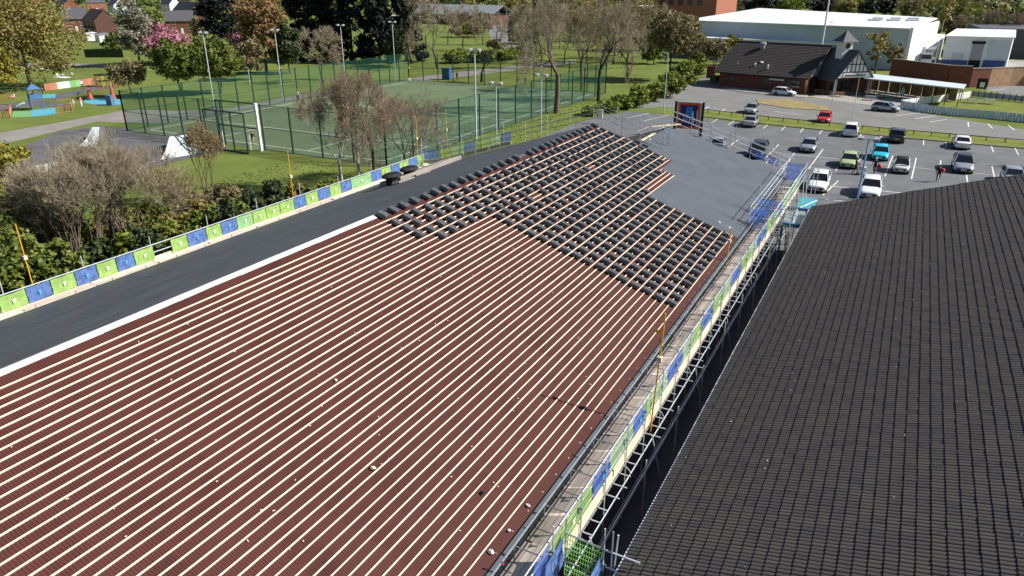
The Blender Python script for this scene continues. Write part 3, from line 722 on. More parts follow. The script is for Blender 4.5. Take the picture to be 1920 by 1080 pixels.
p = on_x(-6.42, 1222, 3.0); ypole(p.x, p.y, 2.0, ztop(p.x, p.y, 592), 'thin yellow pole on the near walkway with an orange flag', (.1, .3))
m_ = MB(); zt = ztop(p.x, p.y, 625); m_.add([(p.x, p.y + .2, zt), (p.x - .22, p.y + .2, zt + .03), (p.x - .3, p.y + .25, zt - .1), (p.x - .02, p.y + .22, zt - .12)], [(0, 1, 2, 3)]); m_.add([(p.x, p.y + .23, zt), (p.x - .22, p.y + .23, zt + .03), (p.x - .3, p.y + .28, zt - .1), (p.x - .02, p.y + .25, zt - .12)], [(3, 2, 1, 0)])
solo('orange_strap', m_, M['yellow'], 'orange strap tied to the thin pole on the near walkway', 'strap')
p = on_x(-7.8, 1362, 3.0); ypole(p.x, p.y, 2.4, ztop(p.x, p.y, 428), 'thin yellow pole by the lower corner of the tile stacks', (.05, .2))

# ------------------------------------------------------------------ buildings beyond
def gable_house(name, label, p, w, d, eave, ridge, rz, roof='slate', wall='brick', wins=2, group=None, chim=True, front=True):
    t = thing(name, label, 'house', (p[0], p[1], 0), rz, group); hw, hd = w / 2, d / 2
    mb = MB(); mb.box(-hw, hw, -hd, hd, 0, eave)
    for s_ in (-1, 1): mb.add([(s_ * hw, -hd, eave), (s_ * hw, hd, eave), (s_ * hw, 0, ridge), (s_ * (hw - .2), -hd, eave), (s_ * (hw - .2), hd, eave), (s_ * (hw - .2), 0, ridge)], [(0, 1, 2), (5, 4, 3), (0, 2, 5, 3), (1, 4, 5, 2)])
    part('wall', mb, M[wall], t, True)
    mb = MB(); sl_ = (ridge - eave) / hd; o_ = .35
    for s_ in (-1, 1):
        e0 = (s_ * (hd + o_)); z0 = eave - sl_ * o_
        lo = [(-hw - .2, e0, z0), (hw + .2, e0, z0), (hw + .2, 0, ridge), (-hw - .2, 0, ridge)]
        if s_ > 0: lo = [lo[1], lo[0], lo[3], lo[2]]
        mb.hexa([(x, y, z + .02) for x, y, z in lo], [(x, y, z + .2) for x, y, z in lo])
    rf = part('roof', mb, M[roof], t, True)
    if chim:
        for cx in ((-hw + .6), (hw - .6)):
            mb = MB(); mb.box(cx - .35, cx + .35, -.3, .3, ridge - .5, ridge + 1.0); ch = part('chimney', mb, M['brick'], rf, True)
            mb = MB()
            for q in (-.16, .16): mb.lathe((cx + q, 0, ridge + 1.0), [(.1, 0), (.12, .3)], 6)
            tag(part('chimney_pot', mb, M['brick_tan'], rf, True), kind='stuff')
    if front:
        for i in range(wins):
            for z in ((1.1, 3.5) if eave > 4.2 else (1.1,)):
                cx = -hw + w * (i + .5) / wins
                for s_ in (-1, 1):
                    fr = MB(); y0 = s_ * hd
                    fr.box(cx - .75, cx + .75, min(y0, y0 + s_ * .06), max(y0, y0 + s_ * .06), z, z + 1.25); f_ = part('window', fr, M['white_paint'], t, True)
                    gl = MB(); yy = y0 + s_ * .07
                    for a in (-.66, .04): gl.box(cx + a, cx + a + .62, min(yy - .01, yy), max(yy - .01, yy), z + .1, z + 1.15)
                    tag(part('pane', gl, M['window_glass'], f_, True), kind='stuff')
        mb = MB(); mb.box(-.45, .45, -hd - .05, -hd, 0, 2.05); part('door', mb, M['white_paint'], t, True)
    return t
HZ = R(-20)
gable_house('house', 'brick house with a maroon tiled roof and white windows between the trees', g(192, 64), 20, 8.5, 5.2, 9.3, HZ, 'roof_red', 'brick_dark', 4)
gable_house('house', 'orange brick gable end house beside the pale blossom, left of the maroon roof', g(146, 58), 9, 8, 5.2, 9.2, HZ + R(75), 'slate', 'brick', 2)
gable_house('house', 'bright orange gable house high above the maroon roof', g(182, 20), 13, 10, 6, 10.5, HZ + R(80), 'slate', 'orange_clad', 2)
gable_house('house', 'slate roofed terrace at the top edge above the olive tree', g(128, 24), 26, 9, 5.5, 9.8, HZ, 'slate', 'brick', 5)
gable_house('house', 'pale blue rendered house with slate roof behind the grey blossom tree', g(222, 24), 16, 9, 5.2, 9, HZ, 'slate', 'clad_blue', 4)
gable_house('house', 'small red brick house with gable and one white window near the pink blossom', g(345, 62), 12, 8, 5, 8.6, HZ + R(65), 'slate', 'brick', 2)
gable_house('house', 'long slate roofed terrace with chimneys above the pink blossom', g(360, 38), 30, 9, 5.4, 9.6, HZ, 'slate', 'brick', 6)
gable_house('house', 'slate roofed house with pale gable at the top edge above the pink blossom', g(318, 22), 20, 9, 5.4, 9.8, HZ + R(10), 'slate', 'render_white', 4)
gable_house('house', 'grey roofed house half hidden left of the dark conifers', g(60, 14), 24, 9, 5.4, 9.8, HZ, 'slate', 'brick', 4)
for i, (px, py, lab) in enumerate(((170, 76, 'low garden shed with white roof in front of the maroon roofed house'), (193, 78, 'grey felt roofed garden shed in front of the maroon roofed house'))):
    p = g(px, py); t = thing('garden_shed', lab, 'shed', p, HZ); mb = MB(); mb.box(-3, 3, -1.6, 1.6, 0, 2.2); part('wall', mb, M['render_white'], t, True); mb = MB(); mb.hexa([(-3.2, -1.8, 2.2), (3.2, -1.8, 2.2), (3.2, 1.8, 2.7), (-3.2, 1.8, 2.7)], [(-3.2, -1.8, 2.3), (3.2, -1.8, 2.3), (3.2, 1.8, 2.8), (-3.2, 1.8, 2.8)]); part('roof', mb, M['clad_white'] if i == 0 else M['lead_grey'], t, True)
a, b = g(160, 108), g(232, 108)
t = thing('garden_fence', 'dark green boarded fence along the back gardens', 'fence', a)
for i in range(24):
    p = a.lerp(b, i / 24); q = a.lerp(b, (i + 1) / 24); m_ = MB(); m_.bar(p + Vector((0, 0, 1.1)), q + Vector((0, 0, 1.1)), .06, 2.2 - .1 * (i % 2)); part('panel', m_, M['leaf_dark'], t)
# school behind the bare trees
p = g(855, 44); t = thing('school_building', 'low brown building with pale grey roofs behind the bare trees', 'building', p, R(-8))
mb = MB(); mb.box(-30, 30, -9, 9, 0, 4.5); mb.box(-42, -12, -16, -9, 0, 3.4); part('wall', mb, M['brick_dark'], t, True)
mb = MB(); mb.hexa([(-31, -10, 4.5), (31, -10, 4.5), (31, 0, 9), (-31, 0, 9)], [(-31, -10, 4.7), (31, -10, 4.7), (31, 0, 9.2), (-31, 0, 9.2)]); mb.hexa([(-31, 0, 9), (31, 0, 9), (31, 10, 4.5), (-31, 10, 4.5)], [(-31, 0, 9.2), (31, 0, 9.2), (31, 10, 4.7), (-31, 10, 4.7)]); part('roof', mb, M['lead_grey'], t, True)
mb = MB(); mb.box(-43, -11, -17, -9.2, 3.4, 3.7); part('roof', mb, M['clad_white'], t, True)
for i in range(12):
    m_ = MB(); m_.box(-27 + i * 4.6, -24.4 + i * 4.6, -9.08, -9.0, 1.4, 3.4); part('window', m_, M['window_glass'], t, True)
# brick sub building right of it, orange block
def block(name, lab, cat, p, w, d, h, rz, wall, roof, parts_=()):
    t = thing(name, lab, cat, (p[0], p[1], 0), rz); mb = MB(); mb.box(-w / 2, w / 2, -d / 2, d / 2, 0, h); part('wall', mb, M[wall], t, True)
    mb = MB(); mb.box(-w / 2 - .3, w / 2 + .3, -d / 2 - .3, d / 2 + .3, h, h + .5); part('roof', mb, M[roof], t, True)
    for nm, m_, (x0, x1, y0, y1, z0, z1) in parts_: mb = MB(); mb.box(x0, x1, y0, y1, z0, z1); part(nm, mb, M[m_], t, True)
    return t
block('orange_block', 'tall orange clad block behind the white warehouse roof', 'building', g(1300, 62), 26, 22, 17, R(-8), 'orange_clad', 'orange_clad', [('tower', 'orange_net', (5, 12, -8, 8, 17, 21)), ('roof_edge', 'cream_board', (-13.3, 13.3, -11.4, -11.1, 16.2, 17.6))] + [('window', 'window_glass', (-11 + i * 4, -9 + i * 4, -11.1, -10.9, 11, 14)) for i in range(5)])
block('orange_annex', 'low orange and white building left of the tall orange block', 'building', g(1215, 52), 24, 14, 9, R(-8), 'orange_clad', 'clad_white', [('window', 'window_glass', (-14 + i * 5, -11 + i * 5, -8.1, -7.9, 5, 8)) for i in range(6)])
block('far_shed', 'distant grey shed roof at the right edge beyond the yard', 'building', g(1948, 104), 34, 26, 7, R(5), 'slate', 'slate')
# warehouse
w0 = g(1300, 118); w1 = Vector((2.0, 207, 0)); w0 = Vector((-58, 213, 0))
N0 = g(1706, 56, ztop(-20, 209, 47)); F0 = g(1757, 35, ztop(-20, 209, 47) + 1.6)
az = ztop(-25, 201, 77)
wh = thing('warehouse', 'big white roofed warehouse behind the pub, its shaded front coloured pale blue', 'warehouse', (-28, 210, 0))
hz = ztop(-20, 209, 47); hr = hz + 1.4
mb = MB(); mb.prism([(-58, 213), (N0.x, N0.y), (F0.x, F0.y), (-52, 284)], 0, hz); wl = part('wall', mb, M['clad_blue'], wh)  # blue grey of the shaded front is put into the cladding colour
mb = MB(); mb.prism([(N0.x, N0.y - .2), (F0.x, F0.y), (F0.x + .7, F0.y - .1), (N0.x + .7, N0.y - .2)], 0, lambda p: hz + .5 + (p[1] - N0.y) * .02); part('end_wall', mb, M['clad_white'], wh)
q0 = g(1682, 122); mb = MB(); mb.prism([(q0.x, q0.y), (q0.x + 5.5, q0.y - 1), (q0.x + 9.5, q0.y + 22), (q0.x + 2.5, q0.y + 22)], 0, lambda p: 4.6 if p[1] < q0.y + 5 else 6.4); part('side_wing', mb, M['clad_white'], wh)
mb = MB(); mb.hexa([(-58.6, 212.4, hz + .05), (N0.x, N0.y - .6, hz + .05), (F0.x, F0.y, hz + 1.5), (-52, 284, hz + 1.5)], [(-58.6, 212.4, hz + .35), (N0.x, N0.y - .6, hz + .35), (F0.x, F0.y, hz + 1.8), (-52, 284, hz + 1.8)]); part('roof', mb, M['clad_white'], wh)
for i in range(16):                          # glazing strip of the annex
    t0 = (i + .1) / 16; t1 = (i + .9) / 16; m_ = MB(); a_ = Vector((-54 + 48 * t0, 203 - 4.5 * t0, 0)); b_ = Vector((-54 + 48 * t1, 203 - 4.5 * t1, 0)); m_.bar(a_ + Vector((0, -.02, az - 1.9)), b_ + Vector((0, -.02, az - 1.9)), .08, 1.1); part('window', m_, M['window_glass'], wh)
for i in range(24):
    t0 = i / 24; x = -57.5 + 60 * t0; y = 212.95 - 6 * t0; m_ = MB(); m_.box(x - .06, x + .06, y - .14, y - .03, 3.8, hz); part('cladding_rib', m_, M['clad_white'] if i % 6 == 0 else M['clad_grey'], wh)
lx0, lx1 = -50, -2
mb = MB(); mb.prism([(-54, 203), (-6, 198.5), (-5.2, 206.6), (-53.4, 212)], 0, az - .9); part('annex', mb, M['clad_grey'], wh)
mb = MB(); mb.prism([(-54.3, 202.6), (-5.7, 198.1), (-5.0, 207.2), (-53.4, 212)], az - .9, az); part('annex_roof', mb, M['clad_white'], wh)
for i in range(3):
    m_ = MB(); m_.box(-11 + i * 4, -8.6 + i * 4, 212 + i, 216 + i, hz + .3, hz + 1.9); part('roof_plant', m_, M['galv_pale'], wh)
    m_ = MB(); m_.tube((-12 + i * 4.2, 211, hz + 1.4), (-9 + i * 4.2, 211, hz + 1.4), .25, n=8); part('roof_duct', m_, M['clad_white'], wh)
# dock building with roller doors
db = thing('dock_building', 'white loading dock building with roller doors right of the warehouse', 'building', (14, 205, 0))
a = g(1762, 128); b = g(1884, 133); hd_ = ztop(a.x, a.y, 68) * .97
dv = Vector((.10, 1, 0)) * 26
mb = MB(); mb.prism([a[:2], b[:2], (b + dv)[:2], (a + dv)[:2]], 0, hd_); part('wall', mb, M['clad_white'], db)
mb = MB(); f = (b - a).normalized(); nf = Vector((f.y, -f.x, 0)) * .02
def onwall(t0, t1, z0, z1, m_, nm, o_=.05):
    q = MB(); p0 = a.lerp(b, t0) + nf * (o_ / .02); p1 = a.lerp(b, t1) + nf * (o_ / .02); p0b = a.lerp(b, t0) - nf; p1b = a.lerp(b, t1) - nf
    q.hexa([(p0.x, p0.y, z0), (p1.x, p1.y, z0), (p1b.x, p1b.y, z0), (p0b.x, p0b.y, z0)], [(p0.x, p0.y, z1), (p1.x, p1.y, z1), (p1b.x, p1b.y, z1), (p0b.x, p0b.y, z1)]); return part(nm, q, M[m_], db)
onwall(.42, .60, 0, hd_ * .82, 'clad_grey', 'roller_door'); onwall(.42, .60, 0, hd_ * .3, 'cloth_dark', 'door_opening', .08); onwall(.41, .61, hd_ * .82, hd_ * .9, 'cloth_dark', 'door_hood', .4); onwall(.14, .32, 1.2, hd_ * .52, 'clad_blue', 'roller_door'); onwall(.66, 1.0, 2.4, hd_ - .3, 'clad_blue', 'wall_panel', .03); onwall(0, .40, .2, 2.0, 'cloth_blue', 'dock_buffer', .3); onwall(.64, .97, .2, 2.2, 'cloth_blue', 'dock_buffer', .3)
q = MB(); q.hexa([(a.x - .4, a.y - .4, hd_), (b.x + .4, b.y - .4, hd_), ((b + dv).x, (b + dv).y, hd_ + .4), ((a + dv).x, (a + dv).y, hd_ + .4)], [(a.x - .4, a.y - .4, hd_ + .35), (b.x + .4, b.y - .4, hd_ + .35), ((b + dv).x, (b + dv).y, hd_ + .8), ((a + dv).x, (a + dv).y, hd_ + .8)]); part('roof', q, M['clad_white'], db)
# retaining wall of the yard, a curve of brick
pts = [(1668, 146), (1720, 154), (1775, 162), (1815, 164), (1850, 163), (1890, 161), (1925, 160), (1990, 162)]
rw = thing('brick_retaining_wall', 'long curved brick wall holding the loading yard, red with its sunlit stretch coloured tan', 'wall', g(*pts[3]))
for i in range(len(pts) - 1):
    p, q = g(*pts[i]), g(*pts[i + 1]); h = 3.9 if i < 3 else 3.5; m_ = MB(); m_.bar(p + Vector((0, 0, h / 2)), q + Vector((0, 0, h / 2)), .4, h); part('wall_section', m_, M['brick'] if i < 4 else M['brick_tan'], rw)  # later sections: sunlight on the brick is put into the tan colour
    m_ = MB(); m_.bar(p + Vector((0, 0, h + .06)), q + Vector((0, 0, h + .06)), .5, .12); part('coping', m_, M['concrete'], rw)
# the pub
e0 = Vector((-33.2, 146.0, 0)); e1 = Vector((-16.2, 142.2, 0)); PD = (e1 - e0).normalized(); PN = Vector((-PD.y, PD.x, 0))
pub = thing('pub_building', 'brick pub with brown tiled roof, bell cupola and half timbered white porch gable', 'pub', (-20, 148, 0))
he = ztop(-16, 142, 147); hr = ztop(*(e0 + PN * 9)[:2], 77)
D = 9.0
def PP(u, v, z): q = e0 + PD * u + PN * v; return Vector((q.x, q.y, z))
LW = (e1 - e0).length
mb = MB(); mb.prism([PP(.4, .5, 0)[:2], PP(LW - .3, .5, 0)[:2], PP(LW - .3, 2 * D - .5, 0)[:2], PP(.4, 2 * D - .5, 0)[:2]], 0, he)
for u in (LW - .6, .5): mb.add([PP(u, .5, he), PP(u, 2 * D - .5, he), PP(u, D, hr - .3), PP(u + .3, .5, he), PP(u + .3, 2 * D - .5, he), PP(u + .3, D, hr - .3)], [(0, 1, 2), (5, 4, 3), (0, 2, 5, 3), (1, 4, 5, 2)])
part('wall', mb, M['brick_pub'], pub)
mb = MB(); mb.hexa([PP(-.6, -.5, he - .25), PP(LW + .5, -.5, he - .25), PP(LW + .5, D, hr - .2), PP(-.6, D, hr - .2)], [PP(-.6, -.5, he), PP(LW + .5, -.5, he), PP(LW + .5, D, hr), PP(-.6, D, hr)])
mb.hexa([PP(-.6, D, hr - .2), PP(LW + .5, D, hr - .2), PP(LW + .5, 2 * D + .5, he - .25), PP(-.6, 2 * D + .5, he - .25)], [PP(-.6, D, hr), PP(LW + .5, D, hr), PP(LW + .5, 2 * D + .5, he), PP(-.6, 2 * D + .5, he)]); prf = part('roof', mb, M['roof_pub'], pub)
mb = MB(); mb.bar(PP(-.6, D, hr + .03), PP(LW + 3.5, D, hr + .03), .3, .16); part('ridge_tiles', mb, M['slate'], prf)
for r_i in range(1, 22):                     # courses of the tiled roof
    t = r_i / 22; m_ = MB(); v = -.5 + (D + .5) * t; z = he + (hr - he) * t
    m_.bar(PP(-.6, v, z + .012), PP(LW + .5, v, z + .012), .1, .03); part('tile_course', m_, M['roof_pub'], prf)
mb = MB(); mb.bar(PP(-.6, -.58, he - .16), PP(LW + .5, -.58, he - .16), .12, .14); part('gutter', mb, M['black'], pub)
def pwin(u0, u1, z0, z1):
    m_ = MB(); m_.hexa([PP(u0, .44, z0), PP(u1, .44, z0), PP(u1, .52, z0), PP(u0, .52, z0)], [PP(u0, .44, z1), PP(u1, .44, z1), PP(u1, .52, z1), PP(u0, .52, z1)]); w_ = part('window', m_, M['timber_black'], pub)
    n = 3
    for i in range(n):
        a0 = u0 + .06 + (u1 - u0 - .06) * i / n; a1 = u0 + (u1 - u0 - .06) * (i + 1) / n; m_ = MB(); m_.hexa([PP(a0, .42, z0 + .06), PP(a1, .42, z0 + .06), PP(a1, .45, z0 + .06), PP(a0, .45, z0 + .06)], [PP(a0, .42, z1 - .06), PP(a1, .42, z1 - .06), PP(a1, .45, z1 - .06), PP(a0, .45, z1 - .06)]); part('pane', m_, M['window_glass'], w_)
pwin(9, 11, 1.2, 2.5); pwin(13.6, 16.2, .9, 2.4); pwin(2.2, 3.6, 1.2, 2.3)
m_ = MB(); m_.hexa([PP(10.4, .25, 2.05), PP(13.2, .25, 2.05), PP(13.2, .48, 2.05), PP(10.4, .48, 2.05)], [PP(10.4, .25, 2.35), PP(13.2, .25, 2.35), PP(13.2, .48, 2.35), PP(10.4, .48, 2.35)]); part('name_board', m_, M['galv_pale'], pub)
for u in (LW - .2, LW + .1): m_ = MB(); q = PP(u, .2, 0); m_.tube(q, (q.x, q.y, he - .1), .09); part('column', m_, M['brick_tan'], pub)
# gable end facing the sun: boarded top, window
m_ = MB(); m_.add([PP(LW + .02, 1.2, he + .1), PP(LW + .02, 8.0, he + .1), PP(LW + .02, 8.0, hr - 1.2), PP(LW + .06, 1.2, he + .1), PP(LW + .06, 8.0, he + .1), PP(LW + .06, 8.0, hr - 1.2)], [(0, 1, 2), (5, 4, 3), (0, 2, 5, 3), (0, 3, 4, 1), (1, 4, 5, 2)]); part('gable_board', m_, M['lead_grey'], pub)
m_ = MB(); m_.hexa([PP(LW - .01, 2.4, 1.0), PP(LW + .05, 2.4, 1.0), PP(LW + .05, 4.6, 1.0), PP(LW - .01, 4.6, 1.0)], [PP(LW - .01, 2.4, 2.5), PP(LW + .05, 2.4, 2.5), PP(LW + .05, 4.6, 2.5), PP(LW - .01, 4.6, 2.5)]); part('window', m_, M['window_glass'], pub)
# cupola vents on the roof
for u, v, w_, h, m__ in ((5.5, 7.2, .9, .9, 'lead_grey'), (7.4, 3.0, .5, .15, 'white_paint'), (6.6, 2.0, .3, .5, 'galv_pale'), (9.4, 1.3, .3, .8, 'galv_pale')):
    z = he + (hr - he) * (v + .5) / (D + .5); m_ = MB(); q = PP(u, v, z); m_.lathe((q.x, q.y, z - .2), [(w_ * .5, 0), (w_ * .5, h), (w_ * .75, h + .05), (w_ * .6, h + w_ * .4), (.05, h + w_ * .5)], 8); part('roof_vent', m_, M[m__], prf)
# porch gable
c0 = g(1566, 176); pw = 3.6; ph = ztop(-8.6, 145.5, 97); pe = ztop(-8.6, 145.5, 146)
cxp, cyp = -8.8, 145.6
def part_r(name, mb, m_, par):               # the porch stands at an angle to the long wall
    ca, sa = math.cos(R(40)), math.sin(R(40)); mb.v = [(cxp + (x - cxp) * ca - (y - cyp) * sa, cyp + (x - cxp) * sa + (y - cyp) * ca, z) for x, y, z in mb.v]; return part(name, mb, m_, par)
pg = MB(); pg.add([(cxp - pw, cyp, pe), (cxp + pw, cyp, pe), (cxp, cyp, ph)], [(0, 1, 2)]); pg.add([(cxp - pw, cyp + .15, pe), (cxp + pw, cyp + .15, pe), (cxp, cyp + .15, ph)], [(2, 1, 0)]); part_r('porch_gable', pg, M['render_white'], pub)
for i in range(9):
    x = cxp - pw + 2 * pw * (i + .5) / 9; top = pe + (ph - pe) * (1 - abs(x - cxp) / pw); m_ = MB(); m_.box(x - .07, x + .07, cyp - .05, cyp + .01, pe + .9, top); part_r('timber', m_, M['timber_black'], pub)
for z in (pe + .9, pe + (ph - pe) * .5): hw_ = pw * (1 - (z - pe) / (ph - pe)); m_ = MB(); m_.box(cxp - hw_, cxp + hw_, cyp - .06, cyp + .01, z, z + .14); part_r('timber', m_, M['timber_black'], pub)
m_ = MB(); m_.box(cxp - 2.2, cxp + 2.4, cyp - .1, cyp - .02, pe + .2, pe + .75); nbd = part_r('name_sign', m_, M['white_paint'], pub)
m_ = MB(); rr = random.Random(3); x = cxp - 1.9
while x < cxp + 2.0: w_ = rr.uniform(.12, .3); m_.box(x, x + w_, cyp - .125, cyp - .1, pe + .3, pe + .3 + rr.uniform(.18, .34)); x += w_ + .08
tag(part_r('lettering', m_, M['timber_black'], nbd), kind='stuff')
for s_ in (-1, 1):
    m_ = MB(); o_ = .5; z0 = pe - o_ * (ph - pe) / pw
    lo = [(cxp + s_ * (pw + o_), cyp - .5, z0), (cxp, cyp - .5, ph + .02), (cxp, cyp + 10, ph + .02), (cxp + s_ * (pw + o_), cyp + 10, z0)]
    if s_ > 0: lo = lo[::-1]
    m_.hexa(lo, [(x, y, z + .2) for x, y, z in lo]); part_r('porch_roof', m_, M['slate'], pub)
m_ = MB(); m_.box(cxp - pw + .6, cxp + pw + 2.5, cyp + 3.0, cyp + 10, 0, pe + .2); part_r('porch_wall', m_, M['brick'], pub)
for x in (cxp - pw + .1, cxp - pw + .45, cxp + pw - .2, cxp + pw + .3): m_ = MB(); m_.bar((x, cyp + .2, 0), (x, cyp + .2, pe), .18); part_r('porch_post', m_, M['lead_grey'] if x < cxp else M['render_white'], pub)
for i in range(5): m_ = MB(); m_.box(cxp - 2.4 + i, cxp - 1.7 + i, cyp + 2.93, cyp + 2.99, .1, 2.2); part_r('door_pane', m_, M['window_glass'], pub)
cz0 = ztop(cxp - .3, cyp + 4, 106); cz1 = ztop(cxp - .3, cyp + 4, 77); cz2 = ztop(cxp - .3, cyp + 4, 59); cw = .95; cx_, cy_ = cxp - .4, cyp + 3.5
m_ = MB(); m_.box(cx_ - cw, cx_ + cw, cy_ - cw, cy_ + cw, cz0 - 1, cz1); cu = part_r('cupola', m_, M['render_white'], pub)
m_ = MB(); r_ = 1.6; m_.add([(cx_ - r_, cy_ - r_, cz1), (cx_ + r_, cy_ - r_, cz1), (cx_ + r_, cy_ + r_, cz1), (cx_ - r_, cy_ + r_, cz1), (cx_ - .9, cy_ - .9, cz1 + .7), (cx_ + .9, cy_ - .9, cz1 + .7), (cx_ + .9, cy_ + .9, cz1 + .7), (cx_ - .9, cy_ + .9, cz1 + .7), (cx_, cy_, cz2 + .3)], [(3, 2, 1, 0), (0, 1, 5, 4), (1, 2, 6, 5), (2, 3, 7, 6), (3, 0, 4, 7), (4, 5, 8), (5, 6, 8), (6, 7, 8), (7, 4, 8)]); part_r('cupola_roof', m_, M['slate'], cu)
for dx_, dy_ in ((0, -1), (1, 0)):
    m_ = MB(); m_.lathe((cx_ + dx_ * (cw + .01), cy_ + dy_ * (cw + .01), cz1 - .75), [(.5, -.03), (.5, .03)], 12, 'x' if dx_ else 'y'); part_r('louvre', m_, M['brick_dark'], cu)
# terrace roof, posts and heaters
zt = 3.0
q = [g(1620, 146, zt), g(1806, 166, zt), g(1812, 158, zt), g(1625, 137, zt)]
pt = thing('terrace_shelter', 'long flat pale roofed terrace shelter beside the pub porch', 'shelter', g(1715, 178))
m_ = MB(); m_.hexa([p - Vector((0, 0, .18)) for p in q], q); part('roof', m_, M['clad_blue'], pt)
for i in range(9):
    for e, f_ in ((0, 1), (3, 2)):
        p = q[e].lerp(q[f_], .02 + .96 * i / 8); m_ = MB(); m_.bar((p.x, p.y, 0), (p.x, p.y, zt - .18), .12); part('post', m_, M['timber_black'], pt)
for i in range(8):
    p = q[3].lerp(q[2], .05 + .9 * i / 8); p2 = q[3].lerp(q[2], .05 + .9 * (i + 1) / 8 - .01); m_ = MB(); m_.bar((p.x, p.y + .1, 1.1), (p2.x, p2.y + .1, 1.1), .06, 2.0); part('back_panel', m_, M['wood'], pt)
def parasol(px, py, ty, lab):
    p = g(px, py); h = ztop(p.x, p.y, ty); t = thing('closed_parasol', lab, 'parasol', p); m_ = MB(); m_.tube((0, 0, 0), (0, 0, h), .05); part('pole', m_, M['white_paint'], t, True); m_ = MB(); m_.lathe((0, 0, h * .22), [(.14, 0), (.34, .1), (.38, h * .3), (.26, h * .55), (.1, h * .72), (.03, h * .76)], 10); part('canvas', m_, M['clad_blue'], t, True)
parasol(1690, 184, 163, 'closed pale parasol on the forecourt, nearer the pub porch'); parasol(1732, 180, 159, 'closed pale parasol by the bend of the white fence')
def picnic(px, py, rz, lab, m__='wood', grp='picnic tables outside the pub'):
    t = thing('picnic_table', lab, 'table', g(px, py), rz, grp); m_ = MB()
    for i in range(4): m_.box(-.9, .9, -.36 + i * .185, -.2 + i * .185, .7, .75)
    tag(part('tabletop', m_, M[m__], t, True), kind='stuff')
    for s_ in (-1, 1): m_ = MB(); m_.box(-.9, .9, s_ * .75 - .13, s_ * .75 + .13, .42, .46); part('seat', m_, M[m__], t, True)
    for x in (-.65, .65):
        m_ = MB(); m_.bar((x, -.75, 0), (x, -.2, .7), .07); m_.bar((x, .75, 0), (x, .2, .7), .07); m_.bar((x, -.75, .4), (x, .75, .4), .07); tag(part('frame', m_, M[m__], t, True), kind='stuff')
picnic(1535, 176, .2, 'brown picnic table by the pub gable end window', 'brick_tan'); picnic(1552, 178, -.2, 'picnic table between the gable end and the porch'); picnic(1572, 181, .3, 'picnic table in front of the left porch post'); picnic(1588, 178, .1, 'picnic table under the half timbered gable'); picnic(1632, 188, .2, 'grey picnic table right of the right porch post', 'galv'); picnic(1655, 184, 0., 'grey picnic table before the terrace shelter', 'galv'); picnic(1822, 193, .3, 'weathered grey picnic table on the fenced lawn, left one', 'galv'); picnic(1853, 195, -.1, 'weathered grey picnic table on the fenced lawn, right one', 'galv')
# white fence round the lawn
def panel_fence(name, lab, pts, h, m_, n_per, post='white_paint'):
    t = thing(name, lab, 'fence', g(*pts[0]))
    for a_, b_ in zip(pts, pts[1:]):
        A_, B_ = g(*a_), g(*b_); n = max(1, round((B_ - A_).length / n_per))
        for i in range(n):
            p, q = A_.lerp(B_, i / n), A_.lerp(B_, (i + 1) / n)
            k = 6
            for j in range(k):
                m__ = MB(); m__.bar(p.lerp(q, (j + .04) / k) + Vector((0, 0, h / 2)), p.lerp(q, (j + .96) / k) + Vector((0, 0, h / 2 + random.uniform(-.02, .02))), .04, h); part('pale', m__, M[m_], t)
            m__ = MB(); m__.bar((p.x, p.y, 0), (p.x, p.y, h + .12), .12); part('post', m__, M[post], t)
    return t
panel_fence('white_fence', 'low white boarded fence along the road side of the lawn', [(1688, 202), (1735, 211), (1800, 218), (1860, 223), (1925, 230), (1990, 236)], 1.15, 'clad_blue', 2.4)
panel_fence('white_fence', 'low white slatted fence between forecourt and lawn', [(1690, 200), (1742, 193), (1790, 187), (1818, 183)], 1.1, 'clad_white', 2.2)
t = thing('rail_fence', 'grey panelled fence behind the pub lawn beside the side road', 'fence', g(1830, 181))
A_, B_ = g(1822, 182), g(1990, 200)
for i in range(14):
    p, q = A_.lerp(B_, i / 14), A_.lerp(B_, (i + 1) / 14); m__ = MB(); m__.bar(p + Vector((0, 0, .6)), q + Vector((0, 0, .6)), .04, .9); part('panel', m__, M['clad_grey'], t); m__ = MB(); m__.bar((p.x, p.y, 0), (p.x, p.y, 1.25), .1); part('post', m__, M['black'], t)
# knee rail along the grass strip, bollards in it
kr = thing('knee_rail', 'low dark knee rail fence along the grass strip of the car park', 'fence', g(1500, 236))
for a_, b_ in zip(st_near, st_near[1:]):
    pa, pb = g(a_[0], a_[1] - 7), g(b_[0], b_[1] - 7); n = max(2, int((pb - pa).length / 1.9))
    for i in range(n):
        p, q = pa.lerp(pb, i / n), pa.lerp(pb, (i + 1) / n); m__ = MB(); m__.bar((p.x, p.y, .1), (p.x, p.y, .68), .1); part('post', m__, M['timber_black'], kr); m__ = MB(); m__.bar(p + Vector((0, 0, .62)), q + Vector((0, 0, .62)), .07, .09); part('rail', m__, M['timber_black'], kr)
